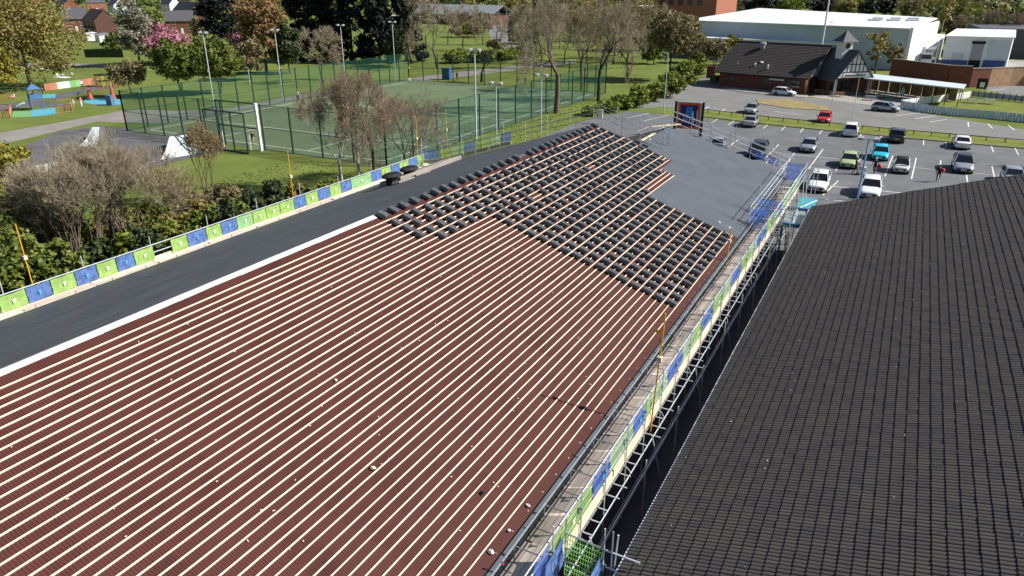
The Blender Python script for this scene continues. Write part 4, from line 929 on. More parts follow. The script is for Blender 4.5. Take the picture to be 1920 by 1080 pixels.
# supermarket totem sign
tp = g(1288, 254); sx, sy = tp.x, tp.y; hs = ztop(sx, sy, 191); px_m = (proj((sx + 1, sy, 3))[0] - proj((sx, sy, 3))[0]); wS = 50 / px_m / 2
sg = thing('totem_sign', 'orange bordered dark blue supermarket totem sign with pale emblem and white lettering', 'sign', (sx, sy, 0), R(6))
for s_ in (-1, 1):
    m_ = MB(); m_.box(s_ * wS - .14, s_ * wS + .14, -.16, .16, 0, hs); part('post', m_, M['timber_black'], sg, True)
    m_ = MB(); m_.box(s_ * (wS - .24) - .08, s_ * (wS - .24) + .08, -.15, .15, .2, hs - .05); part('edge_strip', m_, M['galv_pale'], sg, True)
bw = wS - .34; zb = hs - 2 * bw * 1.22
def face(x0, x1, z0, z1, y, m__, nm): m_ = MB(); m_.box(x0, x1, y, y + .03, z0, z1); return part(nm, m_, M[m__], sg, True)
m_ = MB(); m_.box(-bw, bw, -.1, .1, zb, hs - .1); bd = part('board', m_, M['sign_orange'], sg, True)
m_ = MB(); m_.box(-bw, bw, -.11, .11, hs - .1, hs + .02); part('cap', m_, M['galv_pale'], sg, True)
def child(mb_, m__, nm): return part(nm, mb_, M[m__], bd, True)
m_ = MB(); b1 = bw * .84; z1 = hs - .1 - bw * .16; z0 = zb + bw * .16; m_.box(-b1, b1, -.13, -.1, z0, z1); child(m_, 'sign_red', 'inner_border')
m_ = MB(); b2 = bw * .74; z3 = z1 - bw * .1; z2 = z0 + bw * .1; m_.box(-b2, b2, -.15, -.13, z2, z3); child(m_, 'sign_blue', 'field')
m_ = MB(); zc = z2 + (z3 - z2) * .42; H_ = (z3 - z2) * .52; yy = -.155
for i in range(3):                            # slanted strokes of the emblem
    xa = -b2 * .5 + i * b2 * .25; m_.quad((xa, yy, zc), (xa + b2 * .14, yy, zc), (xa + b2 * .42, yy, zc + H_), (xa + b2 * .28, yy, zc + H_))
for i in range(3):
    z_ = zc + H_ * (.05 + .22 * i); m_.quad((b2 * .1, yy, z_), (b2 * .78 - i * b2 * .1, yy, z_), (b2 * .70 - i * b2 * .1, yy, z_ + H_ * .13), (b2 * .16, yy, z_ + H_ * .13))
m_.quad((-b2 * .8, yy, zc), (-b2 * .2, yy, zc + H_ * .3), (-b2 * .2, yy, zc + H_ * .42), (-b2 * .78, yy, zc + H_ * .08))
child(m_, 'sign_cyan', 'emblem')
cu_ = bpy.data.curves.new('lettering', 'FONT'); cu_.body = 'ALDI'; cu_.size = b2 * .74; cu_.align_x = 'CENTER'; cu_.extrude = .01; cu_.offset = .012
to = bpy.data.objects.new('lettering_src', cu_); COL.objects.link(to); dg = bpy.context.evaluated_depsgraph_get(); me = bpy.data.meshes.new_from_object(to.evaluated_get(dg)); bpy.data.objects.remove(to); me.name = 'lettering'
me.materials.clear(); me.materials.append(M['white_paint']); lo = link('lettering', me, bd, (0, -.165, zc - b2 * .62), (R(90), 0, 0))

# ------------------------------------------------------------------ masts, lamp posts
def mast(px, py, ty, lab, r0=.09, head='double', m__='galv_pale', grp=None, p=None, name='lamp_post'):
    p = p or g(px, py); h = ztop(p.x, p.y, ty); t = thing(name, lab, 'lamp post' if head else 'mast', (p[0], p[1], 0), 0, grp)
    m_ = MB(); m_.tube((0, 0, 0), (0, 0, h), r0, r0 * .6, 8); part('pole', m_, M[m__], t, True)
    m_ = MB(); m_.box(-r0 * 2, r0 * 2, -r0 * 2, r0 * 2, 0, .05); part('base_plate', m_, M['galv'], t, True)
    if head == 'double':
        m_ = MB(); m_.box(-.9, .9, -.05, .05, h - .05, h + .05); part('crossbar', m_, M['galv'], t, True)
        for s_ in (-.65, .65): m_ = MB(); m_.hexa([(s_ - .22, -.35, h - .05), (s_ + .22, -.35, h - .05), (s_ + .22, .25, h + .05), (s_ - .22, .25, h + .05)], [(s_ - .22, -.3, h + .15), (s_ + .22, -.3, h + .15), (s_ + .22, .2, h + .25), (s_ - .22, .2, h + .25)]); part('floodlight', m_, M['clad_grey'], t, True)
    elif head == 'arm':
        m_ = MB(); m_.bar((0, 0, h), (-.7, .2, h + .1), .08); part('arm', m_, M['galv'], t, True); m_ = MB(); m_.box(-1.1, -.6, .05, .35, h + .05, h + .2); part('lantern', m_, M['clad_grey'], t, True)
    return t
FG = 'floodlight masts round the pitch'
mast(403, 205, 62, 'tall pale floodlight mast by the far left corner of the pitch', .1, 'double', grp=FG); mast(531, 190, 57, 'floodlight mast beside the brown leaved tree', .1, 'double', grp=FG); mast(648, 160, 48, 'floodlight mast before the dark conifers, right of the round bare tree', .1, 'double', grp=FG); mast(742, 152, 42, 'floodlight mast at the right end of the dark conifers', .1, 'double', grp=FG)
p = on_x(-47.9, 893, 0); mast(0, 0, 95, 'pale floodlight mast rising behind the gable banners', .13, 'double', grp=FG, p=p); p = on_x(-45, 931, 0); mast(0, 0, 157, 'short pale mast with wide lamps just right of the tall one', .09, 'double', grp=FG, p=p); p = on_x(-42.5, 1014, 0); mast(0, 0, 142, 'twin poled mast with a square lamp frame at the gable', .1, 'double', grp=FG, p=p)
mast(1244, 212, 101, 'grey lamp post by the hedge end of the car park', .08, 'arm'); mast(1378, 163, 115, 'thin grey lamp post before the pub long wall', .06, None, name='pole'); mast(1557, 210, 150, 'slim pole on the traffic island, left of a pair before the porch', .05, None, name='pole'); mast(1596, 230, 145, 'slim leaning pole on the grass strip before the porch', .05, None, name='pole'); mast(1608, 186, 148, 'black porch lantern pole', .06, None, 'timber_black', name='pole')
mast(1746, 148, 38, 'white pole in front of the parked lorry', .07, None, 'white_paint', name='pole'); mast(1888, 190, 138, 'thin grey pole at the right end of the pub lawn', .04, None, name='pole')
mast(0, 0, -60, 'tall white mast rising behind the pub roof', .22, None, 'clad_white', p=Vector((-17.5, 170, 0)), name='mast')
mast(1607, 375, 262, 'blue lamp post with twin floodlights beside the white car and tiled roof', .1, 'double', 'pole_blue'); mast(935, 60, 0, 'street lamp on the far road, left', .1, 'arm'); mast(950, 80, 18, 'street lamp on the far road, right', .1, 'arm'); mast(1405, 118, 70, 'dark pole left of the pub roof', .1, None, 'timber_black', p=Vector((-38, 163, 0)), name='pole')
mast(469, 158, 128, 'short bent street lamp by the dark green trees', .08, 'arm')
# road sign panels far off, bins, boards by the pub
def signboard(px, py, ty, w, m__, lab):
    p = g(px, py); h = ztop(p.x, p.y, ty); t = thing('sign_board', lab, 'sign', p); m_ = MB(); m_.box(-w / 2, w / 2, -.06, .06, h * .35, h); part('board', m_, M[m__], t, True)
    for s_ in (-.4, .4): m_ = MB(); m_.tube((s_ * w, .08, 0), (s_ * w, .08, h), .05); part('post', m_, M['galv'], t, True)
signboard(957, 82, 40, 2.2, 'sign_blue', 'blue totem sign board beside the far road'); signboard(1837, 177, 147, 1.6, 'timber_black', 'square black hanging sign on posts at the lawn corner'); signboard(1125, 232, 205, .7, 'mark_white', 'small white notice at the hedge corner')
m_ = MB(); p = g(1837, 177); h = ztop(p.x, p.y, 150); m_.box(p.x - .35, p.x + .4, p.y - .09, p.y - .065, h * .5, h * .85); solo('sign_plate', m_, M['mark_white'], 'white plate on the square black hanging sign', 'plate')
for px, lab in ((1338, 'olive green wheeled bin by the pub, left one'), (1352, 'olive green wheeled bin by the pub, right one')):
    p = g(px, 155); t = thing('wheeled_bin', lab, 'bin', p, R(-12), 'bins beside the pub'); m_ = MB(); m_.hexa([(-.6, -.45, .15), (.6, -.45, .15), (.6, .45, .15), (-.6, .45, .15)], [(-.7, -.55, 1.25), (.7, -.55, 1.25), (.7, .55, 1.25), (-.7, .55, 1.25)]); part('body', m_, M['leaf_lime'], t, True)
    m_ = MB(); m_.hexa([(-.72, -.57, 1.26), (.72, -.57, 1.26), (.72, .57, 1.26), (-.72, .57, 1.26)], [(-.7, -.5, 1.36), (.7, -.5, 1.36), (.7, .5, 1.45), (-.7, .5, 1.45)]); part('lid', m_, M['leaf_mid'], t, True)
    for x in (-.5, .5):
        for y in (-.35, .35): m_ = MB(); m_.lathe((x, y, .09), [(.09, -.03), (.09, .03)], 8, 'x'); part('wheel', m_, M['tyre'], t, True)
for i, (px, py, w, h, m__, lab) in enumerate(((1369, 160, 3.2, 2.2, 'concrete', 'pale rendered bin store wall at the pub left end'), (1332, 146, 1.8, 2.3, 'brick', 'small brick pier and gate beside the pub bins'))):
    p = g(px, py); m_ = MB(); m_.box(p.x - w / 2, p.x + w / 2, p.y - .15, p.y + .15, 0, h); m_.box(p.x - w / 2 - .05, p.x + w / 2 + .05, p.y - .2, p.y + .2, h, h + .1); solo('garden_wall', m_, M[m__], lab, 'wall')
p = g(1352, 116); m_ = MB(); m_.hexa([(p.x - .9, p.y - .5, 0), (p.x + .9, p.y - .5, 0), (p.x + .9, p.y + .5, 0), (p.x - .9, p.y + .5, 0)], [(p.x - .7, p.y - .4, 5.2), (p.x + .7, p.y - .4, 5.2), (p.x + .7, p.y + .4, 5.2), (p.x - .7, p.y + .4, 5.2)]); solo('chimney_flue', m_, M['render_white'], 'white rendered flue behind the left end of the pub roof', 'flue')
# ------------------------------------------------------------------ pitch fence, goal cage
pf = thing('pitch_fence', 'tall dark green mesh fence round the sports pitch', 'fence', (X0, Y0, 0))
FH = 5.3
def fline(a, b, n, h=FH):
    a = Vector((a[0], a[1], 0)); b = Vector((b[0], b[1], 0))
    for i in range(n + 1):
        p = a.lerp(b, i / n); m_ = MB(); m_.bar((p.x, p.y, 0), (p.x, p.y, h + .1), .14); part('post', m_, M['fence_green'], pf)
        if i < n:
            q = a.lerp(b, (i + 1) / n); m_ = MB(); m_.quad((p.x, p.y, .05), (q.x, q.y, .05), (q.x, q.y, h), (p.x, p.y, h)); part('mesh_panel', m_, M['fence_mesh'], pf)
            for z in (.08, h * .5, h): m_ = MB(); m_.bar((p.x, p.y, z), (q.x, q.y, z), .05); part('rail', m_, M['fence_green'], pf)
fline((X0, Y0), (X0, Y1), 20); fline((X1, Y0), (X1, Y1), 13); fline((X0, Y1), (X1, Y1), 12); fline((X0, Y0), (-73.5, Y0), 5); fline((-66.8, Y0), (X1, Y0), 4)
gc = thing('goal_cage', 'recessed goal cage with a thick white corner post at the near end of the pitch', 'goal', (-70, 60, 0))
for x, w_, m__ in ((-73.5, .16, 'fence_green'), (-66.8, .3, 'white_paint')):
    m_ = MB(); m_.bar((x, 60.9, 0), (x, 60.9, FH + .3), w_); part('post', m_, M[m__], gc)
for x in (-73.5, -71.3, -69, -66.8): m_ = MB(); m_.bar((x, 58.9, 0), (x, 58.9, FH - .6), .13); part('post', m_, M['fence_green'], gc)
for z, y in ((FH + .2, 60.9), (2.6, 60.9), (FH - .6, 58.9), (.1, 58.9)): m_ = MB(); m_.bar((-73.5, y, z), (-66.8, y, z), .13); part('rail', m_, M['fence_green'], gc)
for x in (-73.5, -66.8): m_ = MB(); m_.bar((x, 60.9, FH - .6), (x, 58.9, FH - .6), .1); part('rail', m_, M['fence_green'], gc)
m_ = MB(); m_.quad((-73.5, 58.9, .1), (-66.8, 58.9, .1), (-66.8, 58.9, FH - .6), (-73.5, 58.9, FH - .6)); part('mesh_panel', m_, M['fence_mesh'], gc)
gl_ = thing('goal', 'small white goal frame inside the cage', 'goal', (-71.5, 60.6, 0))
for a_, b_ in (((-72.8, 60.6, 0), (-72.8, 60.6, 2.1)), ((-68.2, 60.6, 0), (-68.2, 60.6, 2.1)), ((-72.8, 60.6, 2.1), (-68.2, 60.6, 2.1))): m_ = MB(); m_.tube(a_, b_, .06); part('bar', m_, M['white_paint'], gl_)
p = g(838, 149); m_ = MB(); m_.box(p.x - .9, p.x + .9, p.y - .5, p.y + .5, 0, 2.2); m_.box(p.x - 1, p.x + 1, p.y - .6, p.y + .6, 2.2, 2.35); solo('equipment_box', m_, M['steel_blue'], 'dark blue equipment box at the far edge of the pitch', 'box')

# ------------------------------------------------------------------ vehicles
PAINT = {}
def paint(k, c, metal=.25): PAINT[k] = mat('paint_' + k, c, rough=.28, var=.03, scale=.5, metal=metal, spec=.5, coat=.6); return PAINT[k]
paint('white', (.74, .75, .76), 0); paint('silver', (.42, .45, .47), .5); paint('red', (.55, .02, .02), .1); paint('grey', (.035, .042, .05), .3); paint('lime', (.42, .50, .26), .1); paint('cyan', (.03, .50, .66), .1); paint('dark', (.02, .024, .03), .3)
def ring(y, zb, zt, hw):
    return [(-hw * .86, y, zb), (-hw, y, zb + .14), (-hw, y, zt - .2), (-hw + .05, y, zt - .03), (-hw * .62, y, zt + .02), (hw * .62, y, zt + .02), (hw - .05, y, zt - .03), (hw, y, zt - .2), (hw, y, zb + .14), (hw * .86, y, zb)]
CARS = {    # length, width, belt, roof height, windscreen foot/top, rear glass top/foot (fractions of length from the nose)
    'hatch': (4.0, 1.76, .94, 1.48, .25, .42, .86, .97), 'saloon': (4.6, 1.80, .92, 1.44, .28, .43, .70, .84), 'suv': (4.4, 1.86, 1.04, 1.66, .25, .40, .87, .96), 'city': (2.7, 1.62, 1.0, 1.54, .16, .40, .90, .98), 'mpv': (4.3, 1.82, 1.02, 1.70, .17, .36, .90, .98)}
def car(kind, col, p, head, label, roofc=None, group='cars parked by the store'):
    L, Wd, zb, zr, a, b, c, d = CARS[kind]; hw = Wd / 2; cm = PAINT[col]
    t = thing('parked_car', label, 'car', p, head, group)
    f = lambda u: -L / 2 + L * u
    st = [(0, .42, .60, hw * .72), (.015, .30, .68, hw * .84), (.07, .22, .76, hw * .95), (.14, .2, .82, hw * .985), (a, .2, zb - .02, hw), (.5, .2, zb, hw), (.75, .2, zb + .02, hw), (d, .22, zb + .01 if kind != 'saloon' else zb - .0, hw * .97), (.985, .28, (zb if kind != 'saloon' else zb - .06), hw * .88), (1, .42, zb - .18, hw * .76)]
    mb = MB(); vs = []
    for s_ in st: vs += ring(f(s_[0]), s_[1], s_[2], s_[3])
    n = 10; k = len(st)
    mb.add(vs, [(j * n + i, j * n + (i + 1) % n, (j + 1) * n + (i + 1) % n, (j + 1) * n + i) for j in range(k - 1) for i in range(n)] + [tuple(range(n - 1, -1, -1)), tuple(range((k - 1) * n, k * n))]); mb.sm = True
    me = mb.mesh('body', cm); o = link('body', me, t)
    # cabin: glass faces, pillars, roof
    y = [f(a) - .02, f(b), f(c), f(d) + .0]; wl, wr = hw * .92, hw * .74
    A = [(-wl, y[0], zb), (wl, y[0], zb), (wr, y[1], zr - .07), (-wr, y[1], zr - .07)]; B = [(wl, y[3], zb), (-wl, y[3], zb), (-wr, y[2], zr - .08), (wr, y[2], zr - .08)]
    def g4(q, name, m_): z = MB(); z.add(q, [(0, 1, 2, 3)]); return part(name, z, m_, t, True)
    g4(A, 'windscreen', M['glass']); g4(B, 'rear_window', M['glass'])
    for s_ in (-1, 1):
        q = [(s_ * wl, y[0], zb), (s_ * wl, y[3], zb), (s_ * wr, y[2], zr - .08), (s_ * wr, y[1], zr - .07)]
        g4(q if s_ > 0 else q[::-1], 'side_window', M['glass'])
        for e0_, e1_, w_ in (((s_ * wl, y[0], zb), (s_ * wr, y[1], zr - .07), .07), ((s_ * wl, y[3], zb), (s_ * wr, y[2], zr - .08), .16), ((s_ * wl, f(.55), zb), (s_ * (wr + .01), f(.56), zr - .07), .07)):
            z = MB(); z.bar(e0_, e1_, w_, .05); part('pillar', z, cm, t, True)
    mb = MB(); rings = []
    for u, yy, w_, h in ((0, y[1] - .03, wr, zr - .08), (1, y[1] + .18, wr + .01, zr - .02), (2, (y[1] + y[2]) / 2, wr + .01, zr), (3, y[2] - .15, wr, zr - .02), (4, y[2] + .05, wr - .02, zr - .09)):
        rings += [(-w_, yy, h - .05), (-w_ * .8, yy, h), (w_ * .8, yy, h), (w_, yy, h - .05)]
    mb.add(rings, [(j * 4 + i, j * 4 + i + 1, (j + 1) * 4 + i + 1, (j + 1) * 4 + i) for j in range(4) for i in range(3)]); mb.sm = True
    link('roof', mb.mesh('roof', roofc or cm), t)
    for x in (-1, 1):
        for u in (.17, .80):
            z = MB(); z.lathe((x * (hw - .11), f(u), .31), [(.2, -.11), (.31, -.10), (.31, .10), (.2, .11)], 14, 'x'); w_ = part('wheel', z, M['tyre'], t, True)
            z = MB(); z.lathe((x * (hw - .02), f(u), .31), [(.2, -.03), (.2, .025), (.05, .03)], 10, 'x'); part('rim', z, M['rim'], w_, True)
            z = MB(); z.lathe((x * (hw - .06), f(u), .33), [(.37, -.07), (.37, .063)], 14, 'x'); part('wheel_arch', z, M['black'], t, True)
        z = MB(); z.hexa([(x * hw * .52, f(.005), .60), (x * hw * .90, f(.05), .60), (x * hw * .90, f(.075), .60), (x * hw * .52, f(.03), .60)], [(x * hw * .52, f(.02), .72), (x * hw * .90, f(.06), .74), (x * hw * .90, f(.09), .74), (x * hw * .52, f(.05), .72)]); part('headlight', z, M['lamp_clear'], t, True)
        z = MB(); z.box(x * hw * .62 if x > 0 else -hw * .92, hw * .92 if x > 0 else -hw * .62, f(.965), f(.992), .66, .86); part('tail_light', z, M['lamp_red'], t, True)
        z = MB(); z.box(min(x * hw, x * (hw + .17)), max(x * hw, x * (hw + .17)), f(a) + .12, f(a) + .26, zb - .02, zb + .12); part('wing_mirror', z, cm, t, True)
        z = MB(); z.box(min(x * (hw - .01), x * (hw + .006)), max(x * (hw - .01), x * (hw + .006)), f(.30), f(.55), .26, .34); part('sill', z, M['black'], t, True)
    z = MB(); z.box(-hw * .55, hw * .55, f(-.004), f(.02), .36, .56); part('grille', z, M['black'], t, True)
    z = MB(); z.box(-.26, .26, f(-.012), f(.0), .40, .51); part('number_plate', z, M['plate'], t, True)
    z = MB(); z.box(-.26, .26, f(.985), f(1.006), .55, .66); part('number_plate', z, M['plate_rear'], t, True)
    z = MB(); z.box(-hw * .8, hw * .8, f(.03), f(.98), .14, .24); part('underbody', z, M['black'], t, True)
    return t
def park(px, py, kind, col, front, label, turn=0.0, **kw):
    """px, py: middle of the near end of the car on the ground; front: nose towards the camera"""
    p = g(px, py); L = CARS[kind][0]; h = R(1.5) + R(turn); u = Vector((-math.sin(h), math.cos(h), 0))
    return car(kind, col, p + u * (L / 2), h + (0 if front else math.pi), label, **kw)
park(1404, 215, 'hatch', 'silver', True, 'silver hatchback on the road edge behind the grass strip, above the silver saloon')
park(1402, 240, 'saloon', 'silver', False, 'silver saloon parked tail out against the grass strip')
park(1542, 233, 'hatch', 'red', True, 'red hatchback behind the grass strip')
park(1592, 258, 'mpv', 'white', False, 'white people carrier with a dark rear window against the grass strip')
park(1679, 270, 'suv', 'grey', False, 'dark grey off roader against the grass strip')
park(1803, 282, 'saloon', 'white', False, 'white saloon tail out against the grass strip')
park(1512, 288, 'hatch', 'silver', True, 'pale silver hatchback alone in the middle row, nose to the store')
park(1588, 318, 'hatch', 'lime', True, 'pale lime green hatchback in the middle row')
park(1648, 303, 'hatch', 'cyan', True, 'bright cyan hatchback in the middle row')
park(1687, 327, 'city', 'white', True, 'tiny white city car with a dark roof', roofc=M['black'])
park(1805, 327, 'suv', 'silver', True, 'silver sport utility car in the middle row with a dark glass roof', roofc=M['glass'])
park(1529, 363, 'suv', 'white', True, 'white car just beyond the end of the scaffold walkway')
park(1628, 375, 'suv', 'white', True, 'white car half hidden by the dark tiled roof, beside the blue lamp post')
park(1900, 350, 'hatch', 'silver', True, 'silver car roof peeping over the dark tiled roof at the right edge')
park(1343, 284, 'hatch', 'silver', False, 'silver car mostly hidden behind the grey membrane roof near the totem sign', turn=8)
park(1414, 299, 'suv', 'dark', True, 'black car seen through the guard rails beyond the grey membrane roof')
p = g(1468, 180); car('hatch', 'white', p + Vector((0, .8, 0)), R(90) + R(-10), 'white hatchback parked side on along the pub wall')
p = g(1659, 210); car('hatch', 'silver', p + Vector((0, .9, 0)), R(90) + R(-14), 'silver hatchback parked side on at the pub forecourt')
p = g(1733, 126); t = thing('lorry', 'white lorry backed into the yard beside the warehouse end wall', 'lorry', p, R(-4))
mb = MB(); mb.hexa([(-1.25, 0, .6), (1.25, 0, .6), (1.25, 2.2, .6), (-1.25, 2.2, .6)], [(-1.2, .25, 3.3), (1.2, .25, 3.3), (1.25, 2.2, 3.3), (-1.25, 2.2, 3.3)]); part('cab', mb, PAINT['white'], t, True)
mb = MB(); mb.hexa([(-1.1, .10, 1.9), (1.1, .10, 1.9), (1.1, .2, 1.9), (-1.1, .2, 1.9)], [(-1.05, .17, 2.9), (1.05, .17, 2.9), (1.05, .3, 2.9), (-1.05, .3, 2.9)]); part('windscreen', mb, M['glass'], t, True)
mb = MB(); mb.box(-1.27, 1.27, 2.5, 13, 1.1, 4.1); part('trailer', mb, PAINT['white'], t, True); mb = MB(); mb.box(-1.1, 1.1, 2.4, 2.5, 3.2, 4.0); part('refrigeration_unit', mb, M['galv'], t, True)
mb = MB(); mb.box(-1.2, 1.2, -.08, .3, .35, .9); part('bumper', mb, M['clad_grey'], t, True)
for x in (-1.05, 1.05):
    for y in (1.0, 4, 10, 11.4): mb = MB(); mb.lathe((x, y, .5), [(.3, -.16), (.5, -.14), (.5, .14), (.3, .16)], 14, 'x'); part('wheel', mb, M['tyre'], t, True)
    mb = MB(); mb.box(x - .15, x + .15, -.1, -.05, .55, .75); part('headlight', mb, M['lamp_clear'], t, True)

# ------------------------------------------------------------------ trees and shrubs
def tubes(Pa, Qa, r1, r2, k):
    Pa, Qa = np.asarray(Pa, float), np.asarray(Qa, float); r1 = np.asarray(r1, float)[:, None, None]; r2 = np.asarray(r2, float)[:, None, None]
    d = Qa - Pa; d /= np.maximum(np.linalg.norm(d, axis=1, keepdims=True), 1e-6)
    ref = np.where(np.abs(d[:, 2:3]) > .9, np.array([[1., 0, 0]]), np.array([[0, 0, 1.]])); a = np.cross(d, ref); a /= np.linalg.norm(a, axis=1, keepdims=True); b = np.cross(d, a)
    th = 2 * np.pi * np.arange(k) / k; off = a[:, None, :] * np.cos(th)[None, :, None] + b[:, None, :] * np.sin(th)[None, :, None]
    V = np.concatenate([Pa[:, None, :] + off * r1, Qa[:, None, :] + off * r2], axis=1).reshape(-1, 3)
    i = np.arange(k); j = (i + 1) % k; f = np.stack([i, j, k + j, k + i], 1); F = (f[None] + (np.arange(len(Pa)) * 2 * k)[:, None, None]).reshape(-1, 4)
    return V, F
def leaves(centers, rad, n, size, rs, flat=.0):
    """n leaf faces round each clump centre, denser at the clump skin"""
    K = len(centers); v = rs.normal(size=(K, n, 3)); v /= np.linalg.norm(v, axis=2, keepdims=True); r = rad[:, None, None] * (rs.random((K, n, 1)) ** .45) * np.array([1, 1, .8])
    c = (centers[:, None, :] + v * r).reshape(-1, 3)
    nrm = v.reshape(-1, 3) * .6 + rs.normal(size=(K * n, 3)) * .6 + np.array([0, 0, .35]); nrm /= np.linalg.norm(nrm, axis=1, keepdims=True)
    a = np.cross(nrm, rs.normal(size=nrm.shape)); a /= np.linalg.norm(a, axis=1, keepdims=True); b = np.cross(nrm, a)
    s = size * (.55 + .9 * rs.random((len(c), 1))); a *= s; b *= s * .62
    V = np.stack([c - a, c - b * .9, c + a, c + b], 1).reshape(-1, 3); F = np.arange(len(V)).reshape(-1, 4)
    t = np.clip(np.repeat(rs.normal(.5, .22, K), n) + rs.normal(0, .16, K * n), 0, 1)
    return V, F, t
def limbs(rs, H, r0, targets, lean=0.0, split=.35):
    P_, Q_, A_, B_ = [], [], [], []
    n = 6; top = H * .82; pts = [np.array([0, 0, 0.])]
    for i in range(1, n + 1): pts.append(np.array([rs.normal(0, .012 * H) + lean * i / n, rs.normal(0, .012 * H), top * i / n]))
    rad = [r0 * 1.25 if i == 0 else r0 * (1 - .85 * i / n) for i in range(n + 1)]
    for i in range(n): P_.append(pts[i]); Q_.append(pts[i + 1]); A_.append(rad[i]); B_.append(rad[i + 1])
    for t in targets:
        zz = max(H * split * .6, min(top * .9, t[2] - .55 * math.hypot(t[0], t[1]))); i = min(n - 1, int(zz / top * n)); s0 = pts[i] + (pts[i + 1] - pts[i]) * (zz / top * n - i); rr = rad[i] * .45
        m = (s0 + t) / 2 + rs.normal(0, .06 * H, 3) * .5 + np.array([0, 0, .03 * H]); P_ += [s0, m]; Q_ += [m, t]; A_ += [rr, rr * .6]; B_ += [rr * .6, rr * .18]
    return P_, Q_, A_, B_
def scale_at(p): return proj((p[0] + math.cos(YAW), p[1] + math.sin(YAW), 3))[0] - proj((p[0], p[1], 3))[0]
NT = [0]
def leafy(label, p, H, Rc, leaf, base=.2, shape='round', dens=1.0, bark='bark', name='leafy_tree', group=None, cat='tree', size=None, trunk_r=None):
    NT[0] += 1; rs = np.random.default_rng(100 + NT[0]); t = thing(name, label, cat, (p[0], p[1], 0), 0, group)
    K = int(46 * dens) if shape != 'cone' else int(60 * dens)
    zc = H * (base + (1 - base) / 2); hz_ = H * (1 - base) / 2
    v = rs.normal(size=(K, 3)); v /= np.linalg.norm(v, axis=1, keepdims=True); rr = rs.random(K) ** .38
    c = v * rr[:, None] * np.array([Rc * .86, Rc * .86, hz_ * .86]) + np.array([0, 0, zc])
    if shape == 'cone':
        u = rs.random(K) ** .8; a = rs.random(K) * 6.283; q = Rc * (1 - u * .85) * (.55 + .45 * rs.random(K)); c = np.stack([np.cos(a) * q, np.sin(a) * q, H * (base + (1 - base) * u * .97)], 1)
    if shape == 'weep': c[:, 2] -= .18 * H * (np.hypot(c[:, 0], c[:, 1]) / Rc) ** 2; c[:, 2] = np.maximum(c[:, 2], H * .06)
    if shape == 'wide': c[:, 2] = zc + (c[:, 2] - zc) * .8
    c += rs.normal(0, .05 * Rc, c.shape)
    rad = (Rc * .26) * (.6 + .8 * rs.random(K))
    if shape == 'cone': rad = Rc * .22 * (.6 + .7 * rs.random(K))
    px = scale_at(p); sz = size or max(.16, min(.62, 2.6 / px)); n = int(max(28, min(120, 5.2 * (Rc * .26) ** 2 / sz ** 2)))
    V, F, tt = leaves(c, rad, n, sz, rs)
    link('crown', np_mesh('crown', V, F, M[leaf], tint=tt), t)
    idx = rs.permutation(K)[:12]; P_, Q_, A_, B_ = limbs(rs, H, trunk_r or max(.12, H * .018), [c[i] for i in idx])
    V, F = tubes(P_, Q_, A_, B_, 7); link('trunk', np_mesh('trunk', V, F, M[bark], smooth=True), t)
    return t
